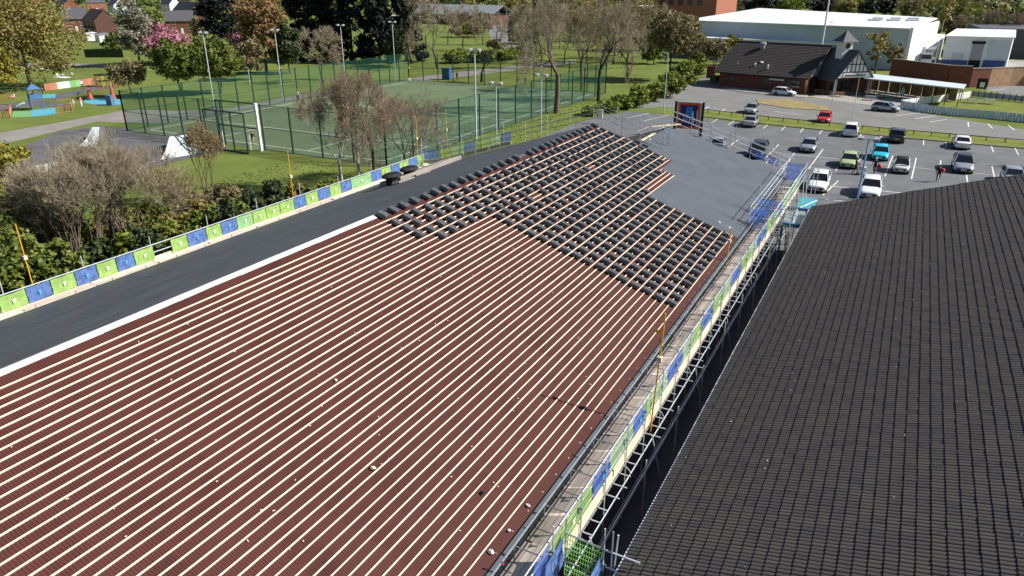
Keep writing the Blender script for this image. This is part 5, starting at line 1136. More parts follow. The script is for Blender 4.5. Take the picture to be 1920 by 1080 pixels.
def bare(label, p, H, Rc, twig='twig_grey', bark='bark', r0=None, stems=1, depth=6, name='bare_tree', group=None, up=.35, spread=.62, first=.28, buds=None, twr=None):
    NT[0] += 1; rs = np.random.default_rng(500 + NT[0]); t = thing(name, label, 'tree', (p[0], p[1], 0), 0, group)
    r0 = r0 or H * .02; seg = []
    def grow(q, d, L, r, k):
        n = 2 if k > 1 else 1
        for i in range(n):
            d = d + rs.normal(0, .10, 3) + np.array([0, 0, .05]); d /= np.linalg.norm(d); e = q + d * L / n; r2 = r * (.86 if n == 2 else .7); seg.append((q, e, r, r2, k)); q = e; r = r2
        if k == 0: return
        m = 3 if rs.random() < .8 or k == depth else 2
        for i in range(m):
            ax = rs.normal(size=3); ax -= d * ax.dot(d); ax /= max(1e-6, np.linalg.norm(ax)); sp = spread * (.6 + .7 * rs.random()); dd = d * math.cos(sp) + ax * math.sin(sp) + np.array([0, 0, up * .3]); dd[:2] *= Rc / (H * .38); dd /= np.linalg.norm(dd)
            grow(q, dd, L * (.66 + .2 * rs.random()), r * (.72 if i == 0 else .58), k - 1)
        if k <= 3:
            for i in range(3):
                ax = rs.normal(size=3); dd = d * .5 + ax * .5 + np.array([0, 0, .25]); dd /= np.linalg.norm(dd); f_ = rs.random(); grow2(q - d * L * f_ * .6, dd, L * .7, r * .45)
    def grow2(q, d, L, r):
        for i in range(2): d = d + rs.normal(0, .18, 3) + np.array([0, 0, .08]); d /= np.linalg.norm(d); e = q + d * L / 2; seg.append((q, e, r, r * .7, 0)); q = e; r *= .7
    for s_ in range(stems):
        a = 6.283 * s_ / max(1, stems) + rs.random(); tilt = 0 if stems == 1 else .22 + .2 * rs.random(); d = np.array([math.cos(a) * math.sin(tilt), math.sin(a) * math.sin(tilt), math.cos(tilt)])
        grow(np.array([math.cos(a) * .25 * (stems > 1), math.sin(a) * .25 * (stems > 1), 0.]), d, H * first, r0 * (1 if stems == 1 else .62), depth)
    E_ = np.array([s_[1] for s_ in seg]); top = E_[:, 2].max(); wid = np.percentile(np.hypot(E_[:, 0], E_[:, 1]), 97); fz = H / top; fx = Rc / wid
    sc_ = np.array([fx, fx, fz]); px = scale_at(p); mn = twr or max(.010, .21 / px)
    for nm, sel, k, mt_ in (('trunk', [s_ for s_ in seg if s_[4] >= 3], 6, bark), ('twigs', [s_ for s_ in seg if s_[4] < 3], 3, twig)):
        V, F = tubes(np.array([s_[0] for s_ in sel]) * sc_, np.array([s_[1] for s_ in sel]) * sc_, [max(mn, s_[2]) for s_ in sel], [max(mn * .8, s_[3]) for s_ in sel], k); link(nm, np_mesh(nm, V, F, M[mt_], smooth=True), t)
    if buds:
        q = E_[np.array([s_[4] for s_ in seg]) < 2] * sc_; rs.shuffle(q); q = q[:500]; V, F, tt = leaves(q, np.full(len(q), .25), 3, max(.08, 1.1 / px), rs); link('buds', np_mesh('buds', V, F, M[buds], tint=tt), t)
    return t
def at_px(px, py, top, hw):                  # place, height and crown radius of a plant standing at a seen point
    p = g(px, py); return p, ztop(p.x, p.y, top), hw / scale_at(p)
def on_line(xw, px, top, hw, z=0):
    p = on_x(xw, px, z); return p, ztop(p.x, p.y, top), hw / scale_at(p)
T = lambda lab, a, *r, **k: leafy(lab, *a, *r, **k)
B = lambda lab, a, *r, **k: bare(lab, *a, *r, **k)
T('big drooping olive green tree behind the playground at the left edge', at_px(62, 166, -50, 108), 'leaf_olive', .08, 'weep', 3.0)
T('yellowish tree cut by the left edge beside the big drooping tree', at_px(-14, 178, 45, 50), 'leaf_yellow', .08, 'weep', 1.6)
T('olive tree at the top left corner behind the big drooping one', at_px(-10, 110, -60, 60), 'leaf_olive', .1, 'round', 1.5)
T('tall tree in pale grey white blossom', at_px(264, 124, -8, 37), 'leaf_grey', .10, 'round', 1.5)
T('pink flowering cherry tree', at_px(306, 120, 48, 56), 'leaf_pink', .16, 'wide', 1.7, name='cherry_tree')
T('dark green round tree on the lawn, left of a pair', at_px(340, 180, 66, 42), 'leaf_mid', .22, 'round', 1.7)
T('dark green round tree on the lawn, right of a pair by the floodlight mast', at_px(416, 175, 58, 48), 'leaf_mid', .22, 'round', 1.7)
T('small sparse olive tree at the corner of the pitch fence', at_px(246, 182, 108, 38), 'leaf_brownish', .24, 'wide', .9)
T('green tree behind the pink cherry', at_px(292, 92, -10, 30), 'leaf_mid', .05, 'round', 1.2)
T('faint purple leaved tree between the dark green pair and the russet tree', at_px(466, 130, 52, 40), 'leaf_purple', .15, 'round', .9)
T('tall russet tree with new brown leaves', at_px(500, 138, -25, 52), 'leaf_russet', .10, 'round', 1.8)
T('dull green bushy tree at the foot of the russet tree', at_px(545, 138, 30, 34), 'leaf_dark', .05, 'round', 1.3)
T('brown twiggy tree left of the round bare tree', at_px(470, 150, 70, 36), 'leaf_brownish', .15, 'round', .8)
for i, (px, py, top, hw) in enumerate(((418, 98, -40, 40), (566, 112, -70, 44), (612, 114, -60, 46), (662, 116, -75, 48), (712, 118, -60, 44), (762, 116, -50, 42))):
    T(['very dark conifer above the dark green pair', 'very dark conifer behind the russet tree, leftmost of five', 'very dark conifer behind the round bare tree, second of five', 'very dark conifer in the middle of the five', 'very dark conifer, fourth of the five', 'very dark conifer, rightmost of the five by the bare trees'][i], at_px(px, py, top, hw), 'leaf_conifer', .02, 'cone' if i else 'round', 2.2, bark='bark_dark', name='conifer_tree', group='dark conifers behind the park')
T('dark green shrubby tree at the right foot of the dark conifers', at_px(745, 124, 42, 30), 'leaf_dark', .04, 'round', 1.3)
B('round grey bare tree in front of the dark conifers', at_px(605, 154, 46, 52), 'twig_grey', 'bark', depth=7, up=.1, spread=.75, first=.2)
B('tall bare tree before the school, right of two', at_px(820, 128, -12, 56), 'twig_grey', 'bark', depth=7, up=.1, spread=.75, first=.2)
B('tall bare tree before the school, left of two', at_px(772, 118, -30, 40), 'twig_grey', 'bark', depth=7, spread=.7, first=.22)
B('bare brown tree by the school end wall', at_px(868, 96, 15, 38), 'twig_brown', 'bark', depth=7, spread=.75, first=.2)
B('small black pollarded tree beyond the pitch', at_px(903, 154, 88, 22), 'bark_dark', 'bark_dark', depth=5, r0=.32)
B('largest bare tree with a thick trunk standing at the pitch fence corner', at_px(1043, 212, -40, 92), 'twig_grey', 'bark', r0=.46, depth=7, up=.15, spread=.78, first=.22)
B('spreading bare tree right of the thick trunked one', at_px(1122, 190, -12, 76), 'twig_grey', 'bark_dark', r0=.34, depth=7, up=.1, spread=.8, first=.2)
B('slender bare tree behind the spreading one', at_px(1176, 152, 0, 50), 'twig_grey', 'bark', depth=7, up=.15, spread=.75, first=.2)
B('pale bare tree behind the thick trunked one', at_px(985, 128, 0, 46), 'twig_grey', 'bark_pale', depth=7, up=.15, spread=.75, first=.2)
B('leaning bare tree between thick trunk and lamp post', at_px(1090, 170, 5, 54), 'twig_olive', 'bark', depth=7, up=.1, spread=.8, first=.2)
B('wide bare tree before the orange annex, left', at_px(1150, 120, -20, 66), 'twig_olive', 'bark', depth=7, up=.1, spread=.8, first=.2)
B('wide bare tree before the orange annex, right', at_px(1205, 112, -5, 60), 'twig_olive', 'bark', depth=7, up=.1, spread=.8, first=.2)
T('thin olive tree before the orange annex', at_px(1200, 95, 5, 46), 'leaf_brownish', .1, 'round', 1.2)
T('olive brown tree over the end of the hedge', at_px(1256, 150, 8, 58), 'leaf_brownish', .30, 'wide', 1.7, bark='bark_dark')
T('brownish tree beside the pub left end', at_px(1340, 138, 68, 34), 'leaf_brownish', .3, 'wide', 1.0); T('thin yellow green tree before the warehouse, left of the pub roof', at_px(1372, 122, 58, 22), 'leaf_yellow', .2, 'round', .7)
T('slim yellow green tree before the warehouse behind the pub ridge', at_px(1548, 118, 36, 18), 'leaf_olive', .15, 'round', .5); T('yellow green tree right of the cupola', at_px(1640, 140, 40, 28), 'leaf_olive', .2, 'round', .45); T('slim tree right of the cupola, beside the white end wall', at_px(1668, 142, 72, 22), 'leaf_brownish', .25, 'round', .6); T('low yellowish tree between cupola and slim tree', at_px(1580, 118, 52, 18), 'leaf_yellow', .2, 'round', .6)
proto = B('thin bare tree in the thicket between pitch, school and orange block', at_px(1015, 118, 20, 40), 'twig_grey', 'bark', depth=6, up=.15, spread=.75, first=.2, group='bare trees of the thicket')
pb = g(1015, 118)
for px, py, sc_ in ((960, 98, .9), (930, 84, .85), (1005, 84, 1.0), (1050, 92, 1.0), (1085, 104, .95), (1070, 74, 1.1), (1120, 92, 1.0), (1150, 80, 1.1), (1190, 96, .9), (1225, 88, 1.0), (1240, 108, .85), (1100, 116, .9), (1135, 122, .9), (1165, 108, 1.0), (1185, 128, .8), (1215, 116, .9), (975, 70, 1.0), (995, 108, .9), (1058, 120, .8), (1075, 88, 1.0), (1105, 66, 1.1), (1175, 66, 1.1), (1225, 72, 1.0), (800, 96, .9), (840, 84, .9), (880, 60, 1.0), (905, 84, .8), (1280, 100, .8), (1030, 62, 1.1)):
    c = proto.copy(); COL.objects.link(c); p = g(px, py); c.location = p; c.rotation_euler = (0, 0, random.uniform(0, 6.28)); c.scale = (sc_,) * 3
    for ch in list(proto.children): d = ch.copy(); COL.objects.link(d); d.parent = c
# trees on and behind the planting bed beside the store
B('multi stemmed grey bare tree behind the banners, left one', on_line(-45.5, 172, 262, 118, 0), 'twig_grey', 'bark', stems=7, depth=6, first=.44, r0=.2, twr=.010, spread=.42, up=.7)
B('multi stemmed grey bare tree behind the banners, right one', on_line(-46, 246, 238, 118, 0), 'twig_grey', 'bark', stems=7, depth=6, first=.44, r0=.2, twr=.010, spread=.42, up=.7)
B('low grey bare thicket between the multi stemmed trees and the ramps', on_line(-50, 120, 300, 95, 0), 'twig_grey', 'bark', stems=5, depth=5, first=.3, r0=.12, twr=.011)
B('thin bare sapling with rusty buds near the grass bank', on_line(-54, 392, 222, 44, 0), 'twig_olive', 'bark', depth=5, stems=3, r0=.13, twr=.011, buds='leaf_russet')
B('thin grey thicket right of the multi stemmed trees', on_line(-47, 330, 300, 62, 0), 'twig_olive', 'bark', depth=5, stems=5, r0=.1, twr=.011)
B('white stemmed birch left of a pair before the pitch', on_line(-46, 643, 130, 74, 0), 'twig_brown', 'bark_pale', depth=7, r0=.17, up=.25, spread=.75, twr=.011, first=.34); B('white stemmed birch right of a pair before the pitch', on_line(-45.5, 676, 118, 80, 0), 'twig_brown', 'bark_pale', depth=7, r0=.17, up=.25, spread=.75, twr=.011, first=.34)
B('dark stemmed brown twigged tree right of the birches', on_line(-44.5, 702, 128, 84, 0), 'twig_brown', 'bark_dark', depth=7, r0=.2, up=.2, spread=.8, twr=.011, first=.26); B('crooked brown twigged tree by the banners, right of the dark stem', on_line(-43.5, 768, 160, 78, 0), 'twig_brown', 'bark', depth=6, stems=4, r0=.17, up=.2, spread=.75, twr=.011)
sh = [(-60, 14, 226, 78, 'leaf_yellow', 'olive tree at the left edge above the dark shrubs'), (-54, -10, 300, 78, 'leaf_lime', 'yellow green tree cut by the left edge above the dark shrubs'), (-44, -6, 395, 62, 'leaf_mid', 'dark green shrub in the left corner beside the yellow pole'), (-43, 70, 405, 60, 'leaf_mid', 'dark green shrub right of the leftmost yellow pole'), (-42, 22, 440, 55, 'leaf_mid', 'low dense green shrub behind the leftmost yellow pole'), (-42.5, 140, 440, 50, 'leaf_mid', 'green shrub under the left multi stemmed tree'), (-44, 200, 440, 44, 'leaf_dark', 'dark shrub between the two multi stemmed trees'), (-42.5, 285, 415, 42, 'leaf_dark', 'dark shrub right of the multi stemmed trees by the missing banner'), (-46, 330, 400, 46, 'leaf_olive', 'green brush left of the sapling'), (-44, 400, 385, 44, 'leaf_mid', 'green brush below the sapling'), (-42, 360, 412, 34, 'leaf_mid', 'low dark shrub behind the banners below the sapling'), (-43, 452, 358, 30, 'leaf_mid', 'green shrub left of the dark evergreen pair'), (-43, 480, 335, 24, 'leaf_dark', 'dark evergreen shrub, left of a pair before the bank'), (-43, 523, 328, 24, 'leaf_dark', 'dark evergreen shrub, right of a pair before the bank'), (-41.5, 440, 365, 26, 'leaf_dark', 'low shrub behind the blue banner'), (-41, 588, 345, 20, 'leaf_mid', 'low green shrub just left of the birches'), (-52, 70, 335, 46, 'leaf_olive', 'olive shrub between the left edge tree and the ramps')]
sh += [(-50, 150, 392, 50, 'leaf_lime', 'bright spring shrub among the left multi stemmed tree'), (-49, 235, 385, 48, 'leaf_olive', 'olive spring shrub among the right multi stemmed tree'), (-48, 300, 372, 46, 'leaf_lime', 'bright shrub right of the multi stemmed trees'), (-51, 352, 352, 40, 'leaf_brownish', 'brownish brush below the skate ramp'), (-50, 425, 345, 36, 'leaf_brownish', 'brownish brush right of the sapling'), (-47, 375, 372, 40, 'leaf_olive', 'olive brush at the foot of the sapling'), (-43, 255, 425, 36, 'leaf_lime', 'bright low shrub behind the missing banner'), (-43, 325, 402, 34, 'leaf_lime', 'bright low shrub behind the banners right of the missing one'), (-43, 105, 455, 46, 'leaf_lime', 'bright shrub tips above the nearest banners'), (-47, 30, 400, 56, 'leaf_mid', 'tall green shrub behind the leftmost yellow pole'), (-55, 105, 372, 46, 'leaf_brownish', 'brown brush below the pale blue ramp'), (-44, 560, 338, 26, 'leaf_olive', 'olive tuft of shrubs right of the second yellow pole'), (-43, 620, 330, 20, 'leaf_lime', 'low bright shrub at the foot of the left birch')]
for xw, px, top, hw, lf, lab in sh: leafy(lab, *on_line(xw, px, top, hw, 0), lf, .02, 'round', 1.5, name='shrub', cat='shrub', trunk_r=.08)
# hedge between pitch and car park, one shrub after another
hp = [(1168, 203, 178, 26), (1198, 200, 160, 26), (1228, 190, 150, 26), (1256, 182, 132, 28), (1282, 168, 110, 28), (1302, 150, 98, 24), (1140, 210, 190, 24), (1108, 216, 200, 22)]
for i, (px, py, top, hw) in enumerate(hp): T(['hedge shrub at the car park corner', 'hedge shrub left of the lamp post', 'hedge shrub right of the lamp post', 'tall bright hedge shrub above the lay by', 'tall bright hedge shrub under the olive brown tree', 'last bright hedge shrub by the pub bins', 'low hedge shrub left of the car park corner', 'low hedge shrub under the spreading bare tree'][i], at_px(px, py, top, hw), 'leaf_lime', .0, 'round', 1.3, name='hedge_shrub', cat='hedge', group='hedge shrubs along the car park')
hp = [(858, 118, 92, 30), (905, 116, 94, 30), (950, 112, 90, 30), (990, 108, 84, 28), (975, 82, 50, 26), (890, 70, 38, 24)]
for i, (px, py, top, hw) in enumerate(hp): T(['lime hedge behind the pitch, leftmost', 'lime hedge behind the black pollard', 'lime hedge left of the far road', 'lime hedge right of the far road', 'yellow green bush beside the blue sign board', 'yellow green bush at the school corner'][i], at_px(px, py, top, hw), 'leaf_lime', .0, 'wide', 1.0, name='hedge_shrub', cat='hedge')
# trees dotted among the houses and behind the warehouse
more = [(215, 100, 60, 22, 'leaf_mid', 'round', 'green garden tree left of the pale blossom'), (375, 78, 30, 18, 'leaf_brownish', 'round', 'brown garden tree right of the small brick gable'), (395, 30, -40, 24, 'leaf_dark', 'round', 'dark tree at the top edge left of the conifers'), (30, 60, 0, 30, 'leaf_brownish', 'round', 'dull tree between the houses at the top left'), (250, 50, -15, 24, 'leaf_mid', 'round', 'green tree behind the pale blossom'),
        (1425, 32, -12, 34, 'leaf_conifer', 'round', 'dark evergreen behind the warehouse roof, left'), (1535, 34, -8, 26, 'leaf_conifer', 'round', 'dark evergreen behind the warehouse roof beside the white mast'), (1622, 36, -6, 22, 'leaf_conifer', 'round', 'dark evergreen behind the warehouse roof, third from the left'), (1660, 36, -8, 20, 'leaf_conifer', 'round', 'dark evergreen behind the warehouse roof, rightmost'), (1365, 34, -8, 24, 'leaf_dark', 'round', 'dark green tree right of the orange block'), (1480, 34, -6, 26, 'leaf_lime', 'round', 'pale green tree between the dark evergreens'), (1580, 36, -4, 24, 'leaf_olive', 'round', 'olive tree between the dark evergreens'), (1705, 38, -5, 26, 'leaf_brownish', 'round', 'brown tree right of the dark evergreens'),
        (1775, 72, 10, 24, 'leaf_olive', 'round', 'yellow green tree behind the white end wall'), (1800, 66, 12, 20, 'leaf_brownish', 'round', 'brownish tree behind the dock roof, left'), (1832, 70, 5, 26, 'leaf_brownish', 'round', 'brownish tree behind the dock roof, middle'), (1868, 74, 6, 26, 'leaf_olive', 'round', 'olive tree behind the dock roof, right'), (1905, 78, 10, 28, 'leaf_brownish', 'round', 'dull brown tree above the far shed'), (1180, 40, -20, 30, 'leaf_brownish', 'round', 'dull tree left of the orange annex'), (1095, 45, -12, 30, 'leaf_olive', 'round', 'olive tree at the top edge behind the thick bare tree'), (1265, 34, -10, 26, 'leaf_mid', 'round', 'green tree behind the orange annex')]
more += [(905, 62, 18, 24, 'leaf_brownish', 'round', 'brown tree behind the school corner bush'), (1000, 92, 40, 28, 'leaf_mid', 'round', 'green bush tree under the thick bare tree, left'), (1010, 60, 10, 28, 'leaf_brownish', 'round', 'brown tree right of the far road'), (1060, 62, 5, 34, 'leaf_brownish', 'round', 'dull tree behind the thick bare tree, lower'), (1110, 78, 22, 32, 'leaf_olive', 'round', 'olive tree behind the spreading bare tree'), (1300, 118, 60, 30, 'leaf_brownish', 'round', 'brown tree above the hedge end'), (1225, 120, 62, 30, 'leaf_mid', 'round', 'green tree between hedge and orange annex'), (965, 40, -5, 26, 'leaf_olive', 'round', 'olive tree at the far end of the far road'), (860, 70, 40, 22, 'leaf_yellow', 'wide', 'yellow green bush before the school'), (930, 96, 70, 20, 'leaf_brownish', 'wide', 'brown scrub left of the far road')]
for px, py, top, hw, lf, shp, lab in more: T(lab, at_px(px, py, top, hw), lf, .04, shp, .8)
for i, (px, py, top, hw) in enumerate(((1790, 92, 22, 22), (1850, 96, 15, 24), (1895, 98, 20, 24))): B(['bare tree over the dock roof, left', 'bare tree over the dock roof, middle', 'bare tree over the dock roof, right'][i], at_px(px, py, top, hw), 'twig_brown', 'bark', depth=6)
B('bare tree beyond the right edge of the car park', (Vector((24, 105, 0)), 10.5, 5.5), 'twig_grey', 'bark', depth=6)
B('bare tree at the right end of the grass strip', (Vector((21, 99, 0)), 8.5, 4.5), 'twig_grey', 'bark', depth=6)
# the far woods, one mass
rs = np.random.default_rng(9); VV, FF, TT, MI = [], [], [], []; nv = 0
def wood(px, py, H, Rr, mi):
    global nv
    p = g(px, py); K = 7; c = rs.normal(size=(K, 3)) * np.array([Rr * .5, Rr * .5, H * .22]) + np.array([p.x, p.y, H * .55]); V, F, tt = leaves(c, np.full(K, Rr * .5), 26, Rr * .17, rs); VV.append(V); FF.append(F + nv); TT.append(tt); MI.append(np.full(len(F), mi)); nv += len(V)
for i in range(330): wood(rs.uniform(860, 1960), rs.uniform(1, 26), rs.uniform(9, 16), rs.uniform(5, 8), rs.integers(0, 4))
for i in range(150): wood(rs.uniform(1750, 2050), rs.uniform(18, 82), rs.uniform(9, 14), rs.uniform(4, 6.5), rs.integers(0, 4))
for i in range(120): wood(rs.uniform(-80, 420), rs.uniform(-6, 10), rs.uniform(8, 13), rs.uniform(5, 8), rs.integers(1, 4))
for i in range(110): wood(rs.uniform(400, 900), rs.uniform(-4, 26), rs.uniform(9, 14), rs.uniform(5, 8), rs.integers(0, 4))
me = np_mesh('woodland', np.concatenate(VV), np.concatenate(FF), [M['leaf_brownish'], M['leaf_olive'], M['leaf_mid'], M['leaf_dark']], tint=np.concatenate(TT)); me.polygons.foreach_set('material_index', np.concatenate(MI).astype(np.int32)); me.update()
tag(link('woodland', me), 'distant mixed woodland along the top of the view', 'woodland', kind='stuff')
# rough grass on the bank between pitch fence and scaffold
rs = np.random.default_rng(4); n = 9000; x = rs.uniform(-60, -41, n); y = rs.uniform(20, 125, n); keep = ~((x < X1) & (y > Y0 - 2)) & ~((y < 58) & (x > -41.5)); x, y = x[keep], y[keep]
V, F, tt = leaves(np.stack([x, y, np.full(len(x), .05)], 1), np.full(len(x), .10), 2, .09, rs); tag(link('rough_grass', np_mesh('rough_grass', V, F, M['leaf_lime'], tint=tt)), 'rough tufted grass on the bank below the pitch fence', 'grass', kind='stuff')

# ------------------------------------------------------------------ people
def figure(pose):
    """joints of one continuous body, 1.72 m tall, facing -Y; edges and radii"""
    J = {'pel': (0, 0, .94), 'wst': (0, .01, 1.08), 'chs': (0, .01, 1.30), 'nck': (0, .01, 1.47), 'hd0': (0, -.01, 1.56), 'hd1': (0, -.015, 1.66), 'hd2': (0, 0, 1.70)}
    for s_, n in ((-1, 'l'), (1, 'r')):
        J.update({'hip' + n: (s_ * .10, 0, .90), 'kne' + n: (s_ * .11, -.01, .49), 'ank' + n: (s_ * .11, .02, .09), 'toe' + n: (s_ * .12, -.15, .03), 'sho' + n: (s_ * .19, .01, 1.42), 'elb' + n: (s_ * .25, .03, 1.13), 'wri' + n: (s_ * .27, -.03, .88), 'plm' + n: (s_ * .27, -.05, .80)})
    if pose == 'walk':
        J.update({'kner': (.11, -.20, .52), 'ankr': (.11, -.26, .12), 'toer': (.12, -.42, .08), 'knel': (-.11, .06, .48), 'ankl': (-.11, .34, .12), 'toel': (-.12, .22, .02), 'elbl': (-.25, -.10, 1.15), 'wril': (-.25, -.28, .98), 'plml': (-.25, -.34, .93), 'elbr': (.25, .14, 1.14), 'wrir': (.26, .16, .90), 'plmr': (.26, .15, .82)})
    if pose == 'push':
        for s_, n in ((-1, 'l'), (1, 'r')): J.update({'elb' + n: (s_ * .24, -.12, 1.15), 'wri' + n: (s_ * .20, -.38, 1.05), 'plm' + n: (s_ * .19, -.46, 1.04)})
        J.update({'kner': (.11, -.16, .50), 'ankr': (.11, -.2, .09), 'toer': (.12, -.36, .04), 'ankl': (-.11, .26, .10), 'toel': (-.12, .12, .02)})
    if pose in ('sit', 'crouch'):
        dz = -.78 if pose == 'sit' else -.55
        for k in ('pel', 'wst', 'chs', 'nck', 'hd0', 'hd1', 'hd2', 'hipl', 'hipr', 'shol', 'shor'): J[k] = (J[k][0], J[k][1] + (-.12 * (J[k][2] - .94) if pose == 'crouch' else .05), J[k][2] + dz)
        for s_, n in ((-1, 'l'), (1, 'r')):
            if pose == 'sit': J.update({'kne' + n: (s_ * .17, -.38, .36), 'ank' + n: (s_ * .12, -.62, .09), 'toe' + n: (s_ * .12, -.78, .06), 'elb' + n: (s_ * .25, -.10, .38), 'wri' + n: (s_ * .16, -.30, .36), 'plm' + n: (s_ * .13, -.36, .36)})
            else: J.update({'kne' + n: (s_ * .17, -.36, .48), 'ank' + n: (s_ * .14, -.05, .10), 'toe' + n: (s_ * .15, -.24, .03), 'elb' + n: (s_ * .25, -.22, .62), 'wri' + n: (s_ * .16, -.42, .50), 'plm' + n: (s_ * .13, -.48, .46)})
    Rd = {'pel': .135, 'wst': .12, 'chs': .145, 'nck': .058, 'hd0': .085, 'hd1': .092, 'hd2': .06}
    for n in 'lr': Rd.update({'hip' + n: .10, 'kne' + n: .062, 'ank' + n: .042, 'toe' + n: .036, 'sho' + n: .065, 'elb' + n: .045, 'wri' + n: .032, 'plm' + n: .030})
    E_ = [('pel', 'wst'), ('wst', 'chs'), ('chs', 'nck'), ('nck', 'hd0'), ('hd0', 'hd1'), ('hd1', 'hd2')]
    for n in 'lr': E_ += [('pel', 'hip' + n), ('hip' + n, 'kne' + n), ('kne' + n, 'ank' + n), ('ank' + n, 'toe' + n), ('chs', 'sho' + n), ('sho' + n, 'elb' + n), ('elb' + n, 'wri' + n), ('wri' + n, 'plm' + n)]
    for s_, n in ((-1, 'l'), (1, 'r')):
        w_, p_ = Vector(J['wri' + n]), Vector(J['plm' + n]); d = (p_ - w_).normalized(); sd_ = Vector((0, 1, 0)) if abs(d.y) < .6 else Vector((1, 0, 0))
        for i, (o_, l_) in enumerate(((-.027, .062), (-.009, .072), (.009, .068), (.027, .054))):
            a_ = 'f%d%s' % (i, n); b_ = 'g%d%s' % (i, n); J[a_] = p_ + d * .03 + sd_ * o_; J[b_] = p_ + d * (.03 + l_ * .8) + sd_ * o_ * 1.1 + Vector((-s_ * .014, 0, 0)); Rd[a_] = .010; Rd[b_] = .008; E_ += [('plm' + n, a_), (a_, b_)]
        J['t0' + n] = w_ + d * .04 + Vector((-s_ * .01, -.035, 0)); J['t1' + n] = w_ + d * .085 + Vector((-s_ * .018, -.045, 0)); Rd['t0' + n] = .012; Rd['t1' + n] = .009; E_ += [('plm' + n, 't0' + n), ('t0' + n, 't1' + n)]
    return J, Rd, E_
FIG = {}
def body_mesh(pose, top, legs, shoes):
    key = (pose, top, legs, shoes)
    if key in FIG: return FIG[key]
    J, Rd, E_ = figure(pose); names = list(J); me = bpy.data.meshes.new('src'); me.from_pydata([tuple(J[k]) for k in names], [(names.index(a), names.index(b)) for a, b in E_], [])
    o = bpy.data.objects.new('src', me); COL.objects.link(o); md = o.modifiers.new('s', 'SKIN'); sv = me.skin_vertices[0].data
    for i, k in enumerate(names): sv[i].radius = (Rd[k] * (1.25 if k in ('chs', 'pel', 'wst') else 1), Rd[k] * (.8 if k in ('chs', 'pel', 'wst') else 1)); sv[i].use_root = (k == 'pel')
    md.use_smooth_shade = True; sb = o.modifiers.new('u', 'SUBSURF'); sb.levels = 1; sb.render_levels = 1
    dg = bpy.context.evaluated_depsgraph_get(); out = bpy.data.meshes.new_from_object(o.evaluated_get(dg)); bpy.data.objects.remove(o); out.name = 'body'
    out.materials.clear()
    for k in ('skin', top, legs, shoes): out.materials.append(M[k])
    segs = [(Vector(J[a]), Vector(J[b]), a, b) for a, b in E_]; mi = []
    for p in out.polygons:
        c = p.center; best = min(segs, key=lambda s_: (c - (s_[0] + (s_[1] - s_[0]) * max(0, min(1, (c - s_[0]).dot(s_[1] - s_[0]) / max(1e-9, (s_[1] - s_[0]).length_squared))))).length); nm = best[3]
        mi.append(3 if nm[:3] == 'toe' else 2 if nm[:3] in ('hip', 'kne', 'ank') else 1 if nm[:3] in ('wst', 'chs', 'sho', 'elb', 'wri') else 0)
    out.polygons.foreach_set('material_index', mi); FIG[key] = (out, J); return FIG[key]
def person(px, py, pose, top, legs, head, label, h=1.72, hair='hair', hat=None, p=None, shoes='black'):
    p = p or g(px, py); me, J = body_mesh(pose, top, legs, shoes); t = thing('person', label, 'person', p, head); s_ = h / 1.72
    o = link('body', me, t); o.scale = (s_,) * 3
    c = Vector(J['hd1']) * s_; m_ = MB(); m_.sm = True; m_.lathe((c.x, c.y + .012, c.z - .02), [(.098, -.03), (.108, .02), (.10, .07), (.07, .105), (.02, .12)], 12); part('hair' if not hat else 'hat', m_, M[hat or hair], t, True)
    f = MB()
    for e in (-.034, .034): f.lathe((c.x + e, c.y - .088, c.z - .02), [(.011, -.008), (.011, .004)], 8, 'y')
    tag(part('eyes', f, M['black'], t, True), kind='stuff'); f = MB(); f.hexa([(c.x - .014, c.y - .112, c.z - .06), (c.x + .014, c.y - .112, c.z - .06), (c.x + .014, c.y - .08, c.z - .06), (c.x - .014, c.y - .08, c.z - .06)], [(c.x - .007, c.y - .094, c.z - .015), (c.x + .007, c.y - .094, c.z - .015), (c.x + .007, c.y - .08, c.z - .015), (c.x - .007, c.y - .08, c.z - .015)]); part('nose', f, M['skin'], t, True)
    f = MB(); f.box(c.x - .025, c.x + .025, c.y - .092, c.y - .08, c.z - .085, c.z - .075); part('mouth', f, M['cloth_pink'], t, True)
    for e in (-1, 1): f = MB(); f.lathe((c.x + e * .092, c.y, c.z - .03), [(.012, -.028), (.022, 0), (.012, .03)], 6); part('ear', f, M['skin'], t, True)
    return t, p, s_, J
person(1757, 341, 'stand', 'cloth_dark', 'cloth_dark', R(10), 'person in dark clothes standing in the car park with a red bag on the back')
p = g(1757, 341); m_ = MB(); m_.sm = True; m_.lathe((p.x + .26, p.y - .02, 1.0), [(.05, 0), (.19, .06), (.21, .25), (.14, .38), (.04, .42)], 10); solo('red_bag', m_, M['cloth_red'], 'dull red bag carried by the person standing alone in the car park', 'bag')
person(1638, 326, 'walk', 'cloth_dark', 'cloth_dark', R(-15), 'person with a white hood carrying a red bag', hat='cloth_white')
p = g(1643, 325); m_ = MB(); m_.sm = True; m_.lathe((p.x + .18, p.y - .15, .55), [(.05, 0), (.22, .05), (.26, .22), (.16, .42), (.05, .5)], 12); solo('red_bag', m_, M['cloth_red'], 'bright red round bag held by the white hooded person', 'bag')
person(1602, 326, 'push', 'cloth_dark', 'cloth_dark', R(80), 'person in dark clothes pushing a shopping trolley beside the blue lamp post')
